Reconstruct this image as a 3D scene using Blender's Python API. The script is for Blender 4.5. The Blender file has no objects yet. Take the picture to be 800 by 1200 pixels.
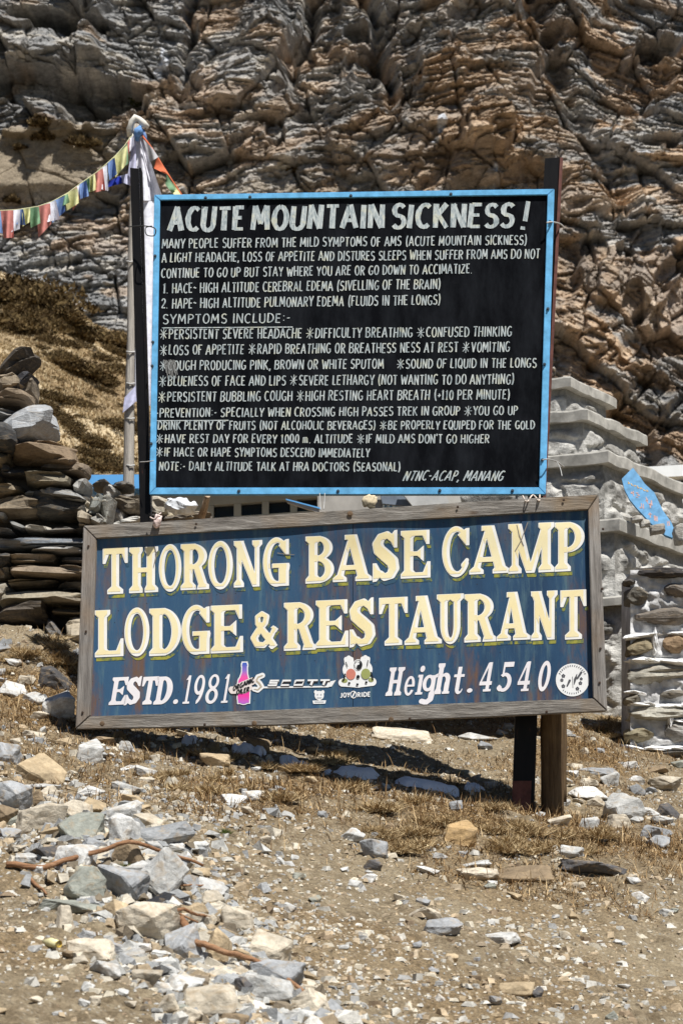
import bpy, bmesh, math, random
import numpy as np
from mathutils import Vector, Matrix

# ------------------------------------------------------------------ camera, sky, sun, exposure
scn = bpy.context.scene
C = scn.collection
R = math.radians
PITCH = math.atan(400.0 / 2400.0)
CAMZ = 1.6
cam_d = bpy.data.cameras.new('camera')
cam = bpy.data.objects.new('camera', cam_d)
C.objects.link(cam)
cam.location = (0, 0, CAMZ)
cam.rotation_euler = (R(90) + PITCH, 0, 0)
cam_d.sensor_fit = 'VERTICAL'
cam_d.sensor_height = 36.0
cam_d.sensor_width = 24.0
cam_d.lens = 72.0
cam_d.clip_start = 0.1
cam_d.clip_end = 2000
cam_d.dof.use_dof = True
cam_d.dof.focus_distance = 9.2
cam_d.dof.aperture_fstop = 9.0
scn.camera = cam

SUN_EL, SUN_AZ = R(60), R(150)         # azimuth clockwise from +Y
world = bpy.data.worlds.new('World')
scn.world = world
world.use_nodes = True
wn = world.node_tree.nodes
wl = world.node_tree.links
bg = wn.get('Background') or wn.new('ShaderNodeBackground')
sky = wn.new('ShaderNodeTexSky')
sky.sky_type = 'NISHITA'
sky.sun_disc = False
sky.sun_elevation = SUN_EL
sky.sun_rotation = SUN_AZ
sky.altitude = 4500
wl.new(sky.outputs[0], bg.inputs[0])
bg.inputs[1].default_value = 0.05
sun_d = bpy.data.lights.new('sun', 'SUN')
sun = bpy.data.objects.new('sun', sun_d)
C.objects.link(sun)
sun_d.energy = 5.0
sun_d.angle = R(0.5)
sun_d.color = (1.0, 0.975, 0.93)
sdir = Vector((math.sin(SUN_AZ) * math.cos(SUN_EL), math.cos(SUN_AZ) * math.cos(SUN_EL), math.sin(SUN_EL)))
sun.rotation_euler = sdir.to_track_quat('Z', 'Y').to_euler()
sun.location = (10, -10, 30)
vs = scn.view_settings
vs.view_transform = 'Standard'
vs.look = 'None'
vs.gamma = 1
vs.use_curve_mapping = False
vs.exposure = 0.40

# ------------------------------------------------------------------ helpers
cp, sp = math.cos(PITCH), math.sin(PITCH)

def ray(px, py):
    a = (px - 400.0) / 2400.0
    b = (600.0 - py) / 2400.0
    return Vector((a, cp - b * sp, sp + b * cp))

def P(px, py, Y):
    """the place in the world seen at photo pixel (px, py), at distance Y up the slope"""
    d = ray(px, py)
    return Vector((d.x / d.y * Y, Y, CAMZ + d.z / d.y * Y))

def hsh(*a):
    r = 0.0
    for i, v in enumerate(a):
        r = r + np.asarray(v, dtype=np.float64) * (127.1, 311.7, 74.7, 269.5)[i]
    s = np.sin(r) * 43758.5453
    return s - np.floor(s)

def vn(x, y, seed=0):
    x = np.asarray(x, float); y = np.asarray(y, float)
    xi = np.floor(x); yi = np.floor(y)
    fx = x - xi; fy = y - yi
    fx = fx * fx * fx * (fx * (fx * 6 - 15) + 10); fy = fy * fy * fy * (fy * (fy * 6 - 15) + 10)
    a = hsh(xi, yi, seed); b = hsh(xi + 1, yi, seed)
    c = hsh(xi, yi + 1, seed); d = hsh(xi + 1, yi + 1, seed)
    return (a + (b - a) * fx + (c - a) * fy + (a - b - c + d) * fx * fy) * 2 - 1

def fbm(x, y, seed=0, o=4, g=0.5):
    r = 0; a = 1.0; t = 0
    for i in range(o):
        r = r + a * vn(x * 2 ** i + i * 17.3, y * 2 ** i - i * 9.1, seed + i)
        t += a; a *= g
    return r / t

def ridge(x, y, seed=0, o=4):
    r = 0; a = 1.0; t = 0
    for i in range(o):
        n = 1 - np.abs(vn(x * 2 ** i + i * 7.7, y * 2 ** i + i * 3.3, seed + i))
        r = r + a * n * n; t += a; a *= 0.5
    return r / t

def vn3(p, seed=0):
    return (vn(p[:, 0] + p[:, 2] * 0.73 + 11.1, p[:, 1] - p[:, 2] * 0.61, seed) +
            vn(p[:, 1] * 0.9 + 5.7, p[:, 2] * 1.1 + p[:, 0] * 0.4, seed + 3)) * 0.5

def cells(x, y, seed=0):
    """broken-block pattern: three random numbers, offset from the block's middle and distance to its joint"""
    xi = np.floor(x); yi = np.floor(y)
    b1 = np.full(x.shape, 9.0); b2 = np.full(x.shape, 9.0); cx = np.zeros(x.shape); cy = np.zeros(x.shape)
    for i in (-1, 0, 1):
        for j in (-1, 0, 1):
            px = xi + i + 0.1 + 0.8 * hsh(xi + i, yi + j, seed); py = yi + j + 0.1 + 0.8 * hsh(xi + i, yi + j, seed + 7.0)
            d = np.hypot(x - px, y - py)
            n = d < b1
            b2 = np.where(n, b1, np.minimum(b2, d)); b1 = np.where(n, d, b1)
            cx = np.where(n, px, cx); cy = np.where(n, py, cy)
    return hsh(cx, cy, 1.0 + seed), hsh(cx, cy, 2.0 + seed), hsh(cx, cy, 3.0 + seed), x - cx, y - cy, b2 - b1

def sst(a, b, x):
    t = np.clip((x - a) / (b - a), 0, 1)
    return t * t * (3 - 2 * t)

def tag(o, label=None, cat=None, group=None, kind=None):
    if label: o['label'] = label
    if cat: o['category'] = cat
    if group: o['group'] = group
    if kind: o['kind'] = kind
    return o

def empty(name, loc, label=None, cat=None, group=None):
    o = bpy.data.objects.new(name, None)
    C.objects.link(o)
    o.location = loc
    o.empty_display_size = 0.1
    return tag(o, label, cat, group)

def link(name, me, mat=None, parent=None, loc=None, smooth=False):
    if mat is not None and len(me.materials) == 0:
        me.materials.append(mat)
    o = bpy.data.objects.new(name, me)
    C.objects.link(o)
    if parent is not None:
        o.parent = parent
        if loc is not None: o.location = loc
    elif loc is not None:
        o.location = loc
    if smooth:
        me.polygons.foreach_set('use_smooth', [True] * len(me.polygons))
    return o

def absloc(o):
    v = Vector((0, 0, 0))
    while o is not None:
        v += o.location
        o = o.parent
    return v

def mk(name, verts, faces, mat=None, parent=None, smooth=False):
    """mesh from world coordinates; a child keeps its parent's origin, a thing gets its own base as origin"""
    vs_ = [Vector(v) for v in verts]
    if parent is not None:
        off = absloc(parent)
    else:
        xs = [v.x for v in vs_]; ys = [v.y for v in vs_]; zs = [v.z for v in vs_]
        off = Vector((sum(xs) / len(xs), sum(ys) / len(ys), min(zs)))
    me = bpy.data.meshes.new(name)
    me.from_pydata([v - off for v in vs_], [], faces)
    me.update()
    return link(name, me, mat, parent, None if parent is not None else off, smooth)

def npmesh(name, V, F, mat=None, smooth=True, attrs=None):
    V = np.asarray(V, np.float32); F = np.asarray(F, np.int32)
    me = bpy.data.meshes.new(name)
    me.vertices.add(len(V)); me.vertices.foreach_set('co', V.ravel())
    n, k = F.shape
    me.loops.add(n * k); me.loops.foreach_set('vertex_index', F.ravel())
    me.polygons.add(n)
    me.polygons.foreach_set('loop_start', np.arange(0, n * k, k, dtype=np.int32))
    me.polygons.foreach_set('use_smooth', np.full(n, smooth))
    me.update(calc_edges=True)
    if attrs:
        for nm, a in attrs.items():
            at = me.color_attributes.new(nm, 'FLOAT_COLOR', 'POINT')
            a = np.asarray(a, np.float32)
            if a.shape[1] == 3: a = np.concatenate([a, np.ones((len(a), 1), np.float32)], 1)
            at.data.foreach_set('color', a.ravel())
    if mat: me.materials.append(mat)
    return me

def gridfaces(nu, nv, flip=False):
    i = np.arange(nv - 1)[:, None] * nu + np.arange(nu - 1)[None, :]
    f = np.stack([i, i + 1, i + nu + 1, i + nu], -1).reshape(-1, 4)
    return f[:, ::-1] if flip else f

def bevel_me(me, w, seg=1):
    bm = bmesh.new(); bm.from_mesh(me)
    bmesh.ops.bevel(bm, geom=list(bm.edges) , offset=w, segments=seg, affect='EDGES', clamp_overlap=True)
    bm.to_mesh(me); bm.free()

BOXF = [(0, 3, 2, 1), (4, 5, 6, 7), (0, 1, 5, 4), (1, 2, 6, 5), (2, 3, 7, 6), (3, 0, 4, 7)]

def tube(pts, rad, n=8, cap=True):
    pts = [Vector(p) for p in pts]
    V = []; F = []
    up = Vector((0.13, 0.2, 1)).normalized()
    for i, p in enumerate(pts):
        t = (pts[min(i + 1, len(pts) - 1)] - pts[max(i - 1, 0)]).normalized()
        a = t.cross(up)
        if a.length < 1e-3: a = t.cross(Vector((1, 0, 0)))
        a.normalize(); b = t.cross(a)
        r = rad[i] if isinstance(rad, (list, tuple)) else rad
        for k in range(n):
            an = 2 * math.pi * k / n
            V.append(p + (a * math.cos(an) + b * math.sin(an)) * r)
    for i in range(len(pts) - 1):
        for k in range(n):
            F.append((i * n + k, i * n + (k + 1) % n, (i + 1) * n + (k + 1) % n, (i + 1) * n + k))
    if cap:
        F.append(tuple(range(n))[::-1]); F.append(tuple((len(pts) - 1) * n + k for k in range(n)))
    return V, F

# ------------------------------------------------------------------ materials
class NT:
    def __init__(s, name, rough=0.85, spec=0.2):
        s.m = bpy.data.materials.new(name); s.m.use_nodes = True
        s.t = s.m.node_tree; s.n = s.t.nodes; s.l = s.t.links
        s.b = s.n.get('Principled BSDF')
        s.b.inputs['Roughness'].default_value = rough
        s.b.inputs['Specular IOR Level'].default_value = spec
    def new(s, typ, **kw):
        x = s.n.new(typ)
        for k, v in kw.items(): setattr(x, k, v)
        return x
    def put(s, sock, v):
        if isinstance(v, bpy.types.NodeSocket): s.l.new(v, sock)
        elif isinstance(v, (tuple, list)) and len(v) == 3 and sock.type == 'RGBA': sock.default_value = (*v, 1)
        else: sock.default_value = v
    def pos(s, scale=(1, 1, 1), obj=False):
        if obj: src = s.new('ShaderNodeTexCoord').outputs['Object']
        else: src = s.new('ShaderNodeNewGeometry').outputs['Position']
        mp = s.new('ShaderNodeMapping')
        s.l.new(src, mp.inputs[0]); mp.inputs['Scale'].default_value = scale
        return mp.outputs[0]
    def noise(s, vec, scale=5, detail=5, rough=0.6, dist=0.0):
        x = s.new('ShaderNodeTexNoise'); s.l.new(vec, x.inputs['Vector'])
        x.inputs['Scale'].default_value = scale; x.inputs['Detail'].default_value = detail
        x.inputs['Roughness'].default_value = rough; x.inputs['Distortion'].default_value = dist
        return x.outputs[0]
    def voro(s, vec, scale=5, feature='F1', out='Distance'):
        x = s.new('ShaderNodeTexVoronoi', feature=feature); s.l.new(vec, x.inputs['Vector'])
        x.inputs['Scale'].default_value = scale
        return x.outputs[out]
    def ramp(s, fac, stops):
        x = s.new('ShaderNodeValToRGB'); s.l.new(fac, x.inputs[0])
        e = x.color_ramp.elements
        while len(e) < len(stops): e.new(0.5)
        for el, (p, c) in zip(e, stops):
            el.position = p
            el.color = (*c, 1) if isinstance(c, (tuple, list)) else (c, c, c, 1)
        return x.outputs[0]
    def mix(s, fac, a, b, mode='MIX'):
        x = s.new('ShaderNodeMix', data_type='RGBA', blend_type=mode)
        s.put(x.inputs[0], fac); s.put(x.inputs[6], a); s.put(x.inputs[7], b)
        return x.outputs[2]
    def math(s, op, a, b=0.0):
        x = s.new('ShaderNodeMath', operation=op)
        s.put(x.inputs[0], a); s.put(x.inputs[1], b)
        return x.outputs[0]
    def base(s, v): s.put(s.b.inputs['Base Color'], v)
    def bump(s, h, strength=0.5, dist=0.01):
        x = s.new('ShaderNodeBump'); s.l.new(h, x.inputs['Height'])
        x.inputs['Strength'].default_value = strength; x.inputs['Distance'].default_value = dist
        s.l.new(x.outputs[0], s.b.inputs['Normal'])

def flat(name, col, rough=0.6, var=0.12, scale=30, spec=0.3, bump=0.0):
    m = NT(name, rough, spec)
    p = m.pos()
    n = m.noise(p, scale, 5)
    lo = tuple(c * (1 - var) for c in col); hi = tuple(min(1, c * (1 + var)) for c in col)
    m.base(m.ramp(n, [(0.3, lo), (0.7, hi)]))
    if bump: m.bump(n, bump, 0.004)
    return m.m

def rock_mat(name='stone', fine=1.0, crust=0.35, st=(1, 1, 5)):
    m = NT(name, 0.9, 0.15)
    p = m.pos()
    oi = m.new('ShaderNodeObjectInfo')
    n1 = m.noise(p, 7 * fine, 6, 0.65, 0.4)
    n2 = m.noise(p, 45 * fine, 6, 0.7)
    n3 = m.noise(m.pos(st), 16 * fine, 4, 0.6, 0.6)
    c = m.mix(1.0, oi.outputs['Color'], m.ramp(n1, [(0.28, 0.62), (0.5, 0.95), (0.72, 1.28)]), 'MULTIPLY')
    c = m.mix(1.0, c, m.ramp(n2, [(0.3, 0.72), (0.5, 1.0), (0.7, 1.2)]), 'MULTIPLY')
    c = m.mix(m.ramp(n3, [(0.52, 0.0), (0.68, crust)]), c, (0.34, 0.25, 0.15))
    m.base(c)
    h = m.math('ADD', m.math('MULTIPLY', n2, 0.5), n3)
    m.bump(h, 0.6, 0.012 / fine)
    return m.m

def ground_mat():
    m = NT('dry_gravelly_soil', 0.95, 0.1)
    p = m.pos()
    n1 = m.noise(p, 1.3, 5, 0.6, 0.3)
    n2 = m.noise(p, 14, 6, 0.7)
    n3 = m.noise(p, 80, 5, 0.75)
    at = m.new('ShaderNodeAttribute', attribute_name='litter').outputs[0]
    c = m.ramp(n2, [(0.3, (0.125, 0.092, 0.055)), (0.5, (0.25, 0.195, 0.125)), (0.7, (0.39, 0.325, 0.225))])
    c = m.mix(m.ramp(n1, [(0.4, 0.0), (0.62, 0.6)]), c, (0.35, 0.285, 0.19))
    lit = m.ramp(n3, [(0.35, (0.10, 0.062, 0.03)), (0.62, (0.31, 0.21, 0.105))])
    c = m.mix(at, c, lit)
    c = m.mix(1.0, c, m.ramp(n3, [(0.3, 0.58), (0.7, 1.35)]), 'MULTIPLY')
    v = m.voro(p, 60)
    sel = m.math('MULTIPLY', m.ramp(v, [(0.18, 1.0), (0.3, 0.0)]), m.ramp(n2, [(0.45, 0.0), (0.6, 0.75)]))
    c = m.mix(sel, c, (0.50, 0.46, 0.39))
    m.base(c)
    h = m.math('ADD', m.math('MULTIPLY', n3, 0.7), m.math('ADD', n2, m.math('MULTIPLY', v, -0.6)))
    m.bump(h, 0.9, 0.02)
    return m.m

def attr_mat(name, attr='col', sc=1.0, bump=0.6, dist=0.02, vary=0.3, rough=0.95, scales=(6, 40), zs=1.0):
    m = NT(name, rough, 0.1)
    p = m.pos((1, 1, zs))
    a = m.new('ShaderNodeAttribute', attribute_name=attr).outputs[0]
    n1 = m.noise(p, scales[0] * sc, 7, 0.75, 0.3)
    n2 = m.noise(p, scales[1] * sc, 5, 0.75)
    c = m.mix(1.0, a, m.ramp(n1, [(0.3, 1 - vary), (0.7, 1 + vary)]), 'MULTIPLY')
    c = m.mix(1.0, c, m.ramp(n2, [(0.3, 1 - vary), (0.7, 1 + vary)]), 'MULTIPLY')
    m.base(c)
    if bump: m.bump(m.math('ADD', n1, m.math('MULTIPLY', n2, 0.5)), bump, dist)
    return m.m

def wood_mat(name, lo, mid, hi, axis='x', rough=0.85, warm=None):
    m = NT(name, rough, 0.15)
    k = {'x': (1.2, 18, 18), 'z': (18, 18, 1.2)}[axis]
    p = m.pos(k, obj=False)
    n = m.noise(p, 2.2, 8, 0.7, 0.6)
    n2 = m.noise(m.pos(tuple(q * 3 for q in k)), 2.5, 5, 0.7)
    c = m.ramp(n, [(0.25, lo), (0.5, mid), (0.75, hi)])
    c = m.mix(1.0, c, m.ramp(n2, [(0.3, 0.68), (0.6, 1.1)]), 'MULTIPLY')
    kn = m.voro(m.pos((4, 4, 9) if axis == 'x' else (9, 4, 2.2)), 1.0)
    c = m.mix(m.ramp(kn, [(0.05, 0.8), (0.13, 0.0)]), c, (0.09, 0.05, 0.025))
    if warm:
        c = m.mix(m.ramp(m.noise(m.pos(), 3, 3), [(0.5, 0.0), (0.68, 0.7)]), c, warm)
    m.base(c)
    m.bump(m.math('ADD', n, n2), 0.8, 0.006)
    return m.m

# ------------------------------------------------------------------ the cliff
def build_cliff():
    D0 = 120.0
    def axis(segs):
        a = []
        for lo, hi, st in segs: a += list(np.arange(lo, hi, st))
        return np.array(a)
    us = axis([(-900, -60, 12), (-60, 175, 1.3), (175, 640, 1.6), (640, 860, 1.35), (860, 1700, 12)])
    vv = axis([(-500, -75, 10), (-75, 240, 1.3), (240, 600, 1.6), (600, 1010, 14)])
    U, V = np.meshgrid(us, vv)
    k = D0 / 2400.0
    wu = U + 12 * fbm(U / 60, V / 60, 1, 2)
    wv = V + 6 * fbm(U / 110, V / 80, 5, 2)
    wA = np.exp(-(((U - 95) / 120) ** 2 + ((V - 395) / 105) ** 2) ** 1.5)
    arc = 450 - np.hypot((U - 105) * 0.62, (V - 450) * 1.0)
    s = wv + 0.10 * (U - 300) * sst(150, 500, U) - 0.0 * U
    s = s - 0.62 * np.maximum(U - 620, 0) * sst(230, 430, V)
    s = s - 0.5 * np.maximum(U - 700, 0) * sst(260, 60, V)
    s = s + 12 * np.sin(U / 75.0 + 0.6) * sst(330, 120, V) * sst(420, 100, U)
    s = s * (1 - wA) + arc * wA
    d = np.zeros_like(U)
    tal = sst(120, 132, V + 5 * fbm(U / 25, V / 25, 61)) * sst(212, 190, V) * sst(150, 85, U + 0.2 * (V - 130) + 22 * fbm(U / 30, V / 22, 60))
    tal = np.maximum(tal, 0.8 * np.exp(-(((U - 330) / 100) ** 2 + ((V - 208) / 17) ** 2)) * sst(-0.3, 0.1, fbm(U / 20, V / 12, 66)))
    big = ridge(wu / 190 + wv / 420, wv / 260, 11, 4)
    d += 40 * big - 34 * sst(0.46, 0.36, big) * (1 - tal)
    d += 9 * ridge(wu / 62, wv / 84 + wu / 200, 23, 3)
    # buttress on the right, receding wall at the far right, long gullies between them
    d += 26 * np.exp(-((U - 590 - (V - 100) * 0.25) / 85) ** 2)
    d -= 50 * np.exp(-((U - 705 - (V - 120) * 0.42) / 17) ** 2) * sst(330, 180, V)
    d -= 30 * sst(690, 740, U - (V - 80) * 0.25) * sst(300, 150, V)
    d -= 60 * np.exp(-((U - 452 - (V - 40) * 0.22 + 5 * np.sin(V / 13)) / 9) ** 2) * sst(130, 60, V)
    d -= 55 * np.exp(-((U - 340 + (V - 30) * 0.35 + 6 * np.sin(V / 11)) / 8) ** 2) * sst(95, 60, V)
    d -= 36 * np.exp(-((U - 205 - (V - 30) * -0.1 + 5 * np.sin(V / 9)) / 6) ** 2) * sst(110, 50, V)
    tone = np.zeros_like(U)
    amt = (1 - 0.9 * tal)
    for i, (h, amp, bw) in enumerate([(30, 6.5, 105), (13, 4.6, 56), (6.5, 2.8, 26), (3.8, 1.3, 14)]):
        amp = amp * (0.10 + 1.5 * sst(-0.35, 0.35, fbm(U / 80 + i * 5, V / 60, 37 + i, 3)))
        q = s / h + 0.25 * fbm(U / (bw * 2.6) + V / (bw * 3), V / (bw * 1.6), 31 + i, 2) + i * 3.3
        L = np.floor(q); t = q - L
        b = U / bw + hsh(L, 3.0 + i) * 9 + 0.35 * vn(U / bw * 1.1, V / h / 2, 41 + i) + 0.3 * t
        K = np.floor(b); tb = b - K
        r = hsh(L, K, 2.0 + i)
        d += amt * amp * (r - 0.5) * 1.15
        d += amt * amp * 0.95 * (t - 0.55)
        cut = hsh(L, K, 17.0 + i) < 0.55
        d -= amt * amp * 0.6 * sst(0.10, 0.0, np.minimum(tb, 1 - tb)) * cut
        tone += (r - 0.5) * (0.30, 0.28, 0.22, 0.15)[i]
    d += amt * (2.5 * fbm(wu / 20, wv / 14, 71, 5, 0.6) + 2.5 * ridge(wu / 34 + wv / 50, wv / 26, 77, 3))
    shade = np.zeros_like(U)
    for i, (sx, sy_, A) in enumerate([(96, 62, 30), (44, 24, 13.0), (18, 9, 5.0), (8, 4.4, 2.2)]):
        th_ = (0.55, -0.35, 0.10, -0.05)[i]; w_ = (0.6, 0.3, 0.05, 0.0)[i]
        ss = s * (1 - w_) + V * w_
        r1, r2, r3, dx, dy, ed = cells((wu * math.cos(th_) + ss * math.sin(th_)) / sx, (-wu * math.sin(th_) + ss * math.cos(th_)) / sy_ + 3 * i, 200 + i)
        d += amt * A * ((r1 - 0.5) * 0.9 + (r2 - 0.5) * dx * 2.0 + (r3 - 0.25) * dy * 1.7)
        d -= amt * A * 0.55 * sst(0.05, 0.0, ed)
        shade += (r2 - 0.5) * (0.5, 0.5, 0.35, 0.25)[i]
        if i == 1: cr1 = r3
        if i == 2: cr2 = r1
    # shear cracks running across the beds
    cr = np.abs(vn(wu / 46 + wv / 60, wv / 52 - wu / 90, 84))
    d -= amt * 5 * sst(0.10, 0.0, cr)
    # recesses, overhanging brows and bulging boulders: (u, v, ru, rv, push)
    F_ = [(62, 92, 96, 28, -48), (55, 3, 56, 12, -42), (118, 78, 22, 16, 14), (150, 105, 14, 18, -22), (324, 140, 12, 22, -26), (300, 128, 26, 7, -22), (356, 28, 13, 24, -32),
          (484, 68, 13, 28, -20), (480, 98, 12, 12, -28), (378, 70, 50, 26, 20), (578, 122, 27, 26, 42), (590, 148, 16, 9, -16),
          (524, 45, 34, 40, 16), (445, 135, 62, 46, 18), (330, 85, 40, 16, 12), (790, 20, 30, 22, -30), (785, 145, 25, 9, -22), (735, 290, 16, 14, -26),
          (700, 283, 15, 22, -20), (752, 350, 12, 26, -22), (716, 320, 22, 26, 16), (690, 385, 34, 20, 12), (745, 440, 24, 8, -18), (770, 455, 24, 16, 14),
          (205, 14, 30, 16, 12), (250, 60, 46, 34, 16), (112, 118, 34, 9, 14), (30, 124, 42, 8, 22), (75, 122, 18, 6, 14), (95, 312, 42, 10, 16), (40, 292, 44, 12, -16),
          (130, 205, 30, 7, 9), (392, 172, 42, 8, -14), (265, 148, 34, 10, -14), (420, 10, 16, 12, -24), (775, 260, 20, 30, 14)]
    for (cu, cv, ru, rv, a) in F_:
        if a < -20 and ru > 14: a *= 1.8
        cu = 400 + (cu - 400) * (1 - a * 0.00036); cv = 1000 + (cv - 1000) * (1 - a * 0.00036)
        q = (np.abs((wu - cu) / ru) ** 2.2 + np.abs((wv - cv) / rv) ** 2.6)
        m = sst(1.12, 0.8, q + 0.35 * fbm(U / 16, V / 10, 90))
        if a < 0: m = m * sst(-1.2, -0.75, (wv - cv) / rv + 0.12 * fbm(U / 14, V / 6, 88))
        d += a * m
    # left: a rounded shelf above the folded beds
    d += 20 * wA
    d = np.where(V > 700, d * 0.5, d)
    Y = D0 + 10 + (600 - V) * k * 0.45 - d * k
    vis = (U > 0) & (U < 800) & (V > 0) & (V < 560)
    Yb = D0 + 10 + (600 - V) * k * 0.45 - k * float(np.median(d[vis]))
    X = (U - 400) / 2400.0 * Yb
    Z = CAMZ + (1000 - V) / 2400.0 * Yb
    co = np.stack([X, Y, Z], -1).reshape(-1, 3)
    # mineral colour of the beds
    o1 = fbm(wu / 75, s / 26, 101, 4)
    reg = 0.12 * sst(380, 560, U) * sst(760, 690, U - (V - 100) * 0.3) + 0.10 * sst(250, 330, U) - 0.12 * sst(300, 150, U)
    och = sst(0.10, 0.34, o1 + reg + 0.22 * tone)
    for (cu, cv, ru, rv) in [(35, 124, 46, 8), (70, 122, 25, 6), (555, 60, 34, 60), (585, 130, 26, 26), (455, 100, 26, 40), (540, 75, 40, 40), (690, 330, 40, 70),
                             (290, 140, 40, 18), (640, 60, 30, 60), (200, 130, 26, 10), (740, 400, 40, 40)]:
        och = np.maximum(och, 0.85 * sst(1.3, 0.3, ((wu - cu) / ru) ** 2 + ((wv - cv) / rv) ** 2) * sst(-0.35, 0.15, fbm(U / 18, V / 10, 104)))
    grey = np.array([0.285, 0.272, 0.255]); pale = np.array([0.46, 0.425, 0.37]); ochre = np.array([0.42, 0.265, 0.135]); dark = np.array([0.155, 0.138, 0.124])
    tan = np.array([0.37, 0.305, 0.222]); blue = np.array([0.25, 0.252, 0.252])
    c = grey[None, None] * np.ones(U.shape + (1,))
    def lay(c, col, w): return c * (1 - w[..., None]) + col * w[..., None]
    c = lay(c, blue, sst(-0.1, 0.4, fbm(wu / 90, wv / 70, 121, 3) + 0.35 * sst(330, 60, U) + 0.3 * sst(690, 760, U)) * 0.8)
    c = lay(c, pale, sst(0.08, 0.5, fbm(wu / 30, s / 8, 111, 4) + 0.5 * tone) * 0.8)
    och = np.clip(och * (0.5 + 0.9 * cr1) + 0.35 * sst(0.72, 0.9, cr2) * sst(-0.2, 0.3, reg), 0, 1)
    c = lay(c, ochre, och * (0.44 + 0.16 * sst(380, 560, U)))
    c = lay(c, dark, sst(0.1, 0.45, fbm(wu / 16, wv / 34, 131, 4)) * 0.45 * sst(-0.2, 0.3, fbm(U / 80, V / 80, 133)))
    c = c * (1.36 * (1 + 0.40 * tone + 0.50 * shade))[..., None]
    c = lay(c, tan, np.clip(tal, 0, 1))
    # where each point of the face shows from the path, to place the frozen trickle and the ledge bushes
    zc_ = Y * cp + (Z - CAMZ) * sp
    PU = 400 + 2400 * X / zc_; PV = 600 - 2400 * ((Z - CAMZ) * cp - Y * sp) / zc_
    ice = np.exp(-(((PU - 190 + (PV - 76) * 0.18 - 3 * np.sin(PV / 5)) / 5.2) ** 2 + ((PV - 76) / 19) ** 2) ** 1.5)
    for (a_, b_, ra, rb) in [(523, 128, 5, 10), (518, 148, 6, 4), (775, 152, 12, 1.6), (585, 178, 3, 4)]:
        ice = np.maximum(ice, 0.8 * np.exp(-(((wu - a_) / ra) ** 2 + ((wv - b_) / rb) ** 2) ** 2))
    c = lay(c, np.array([0.78, 0.80, 0.84]), sst(0.2, 0.45, ice))
    mat = attr_mat('layered_cliff_rock', 'col', 1.0, 1.0, 0.30, 0.42, 0.95, (1.6, 9.0), 2.2)
    me = npmesh('cliff', co, gridfaces(len(us), len(vv), True), mat, False, {'col': c.reshape(-1, 3)})
    o = link('cliff', me); o['kind'] = 'structure'
    # nearest vertex lookup, for bushes rooted on its ledges
    def at(u, v):
        dd = (PU - u) ** 2 + (PV - v) ** 2 + 0.02 * (Y - 130)
        return Vector(co[int(np.argmin(dd))])
    return at

cliff_at = build_cliff()

# ------------------------------------------------------------------ leafy tufts, shrubs
def shrub_mesh(name, n, w, h, leaf, mat, seed, lw=0.22):
    rg = np.random.default_rng(seed)
    a = rg.uniform(0, 2 * np.pi, n); rr = np.sqrt(rg.uniform(0, 1, n))
    lump = 0.75 + 0.35 * np.sin(a * 3 + seed) + 0.2 * np.sin(a * 5 + 2)
    x = np.cos(a) * rr * w * lump; y = np.sin(a) * rr * w * lump
    top = h * (1 - rr ** 2 * 0.8) * (0.7 + 0.5 * rg.uniform(0, 1, n))
    z = top * rg.uniform(0.0, 1, n) ** 0.6
    c = np.stack([x, y, z], 1)
    dv = rg.normal(0, 1, (n, 3)); dv[:, 2] = np.abs(dv[:, 2]) + 0.5; dv /= np.linalg.norm(dv, axis=1)[:, None]
    sd = rg.normal(0, 1, (n, 3)); sd = np.cross(dv, sd); sd /= np.linalg.norm(sd, axis=1)[:, None]
    L = leaf * rg.uniform(0.6, 1.6, n)[:, None]; W = L * lw
    V = np.stack([c - sd * W, c + sd * W, c + dv * L], 1).reshape(-1, 3)
    F = np.arange(3 * n).reshape(-1, 3)
    shade = rg.uniform(0, 1, n)
    return V, F, shade

def shrub_material(name, ca, cb, cc):
    m = NT(name, 0.9, 0.1)
    a = m.new('ShaderNodeAttribute', attribute_name='col').outputs[0]
    m.base(m.ramp(a, [(0.0, ca), (0.55, cb), (1.0, cc)]))
    return m.m

M_SHRUB = shrub_material('brown_juniper_sprigs', (0.035, 0.022, 0.010), (0.085, 0.056, 0.024), (0.17, 0.12, 0.055))
M_GREEN = shrub_material('green_bush_sprigs', (0.04, 0.045, 0.012), (0.09, 0.09, 0.03), (0.15, 0.13, 0.05))

# ------------------------------------------------------------------ hillside with dry grass
HY0, HY1 = 19.0, 55.0
def crest(px):
    return np.interp(px, [-900, -300, -60, 0, 40, 80, 105, 130, 160, 260, 400, 600, 900, 1700], [150, 225, 292, 318, 336, 362, 382, 393, 404, 455, 520, 590, 640, 700])

def hill_pt(px, t):
    """t 0..1 from the foot of the slope to its crest; arrays"""
    Y = HY0 + (HY1 - HY0) * t
    zc = CAMZ + (1000 - crest(px)) / 2400.0 * HY1
    z = 3.0 + (zc - 3.0) * (t ** 0.92)
    X = (px - 400) / 2400.0 * Y * 1.0
    return X, Y, z

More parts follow.
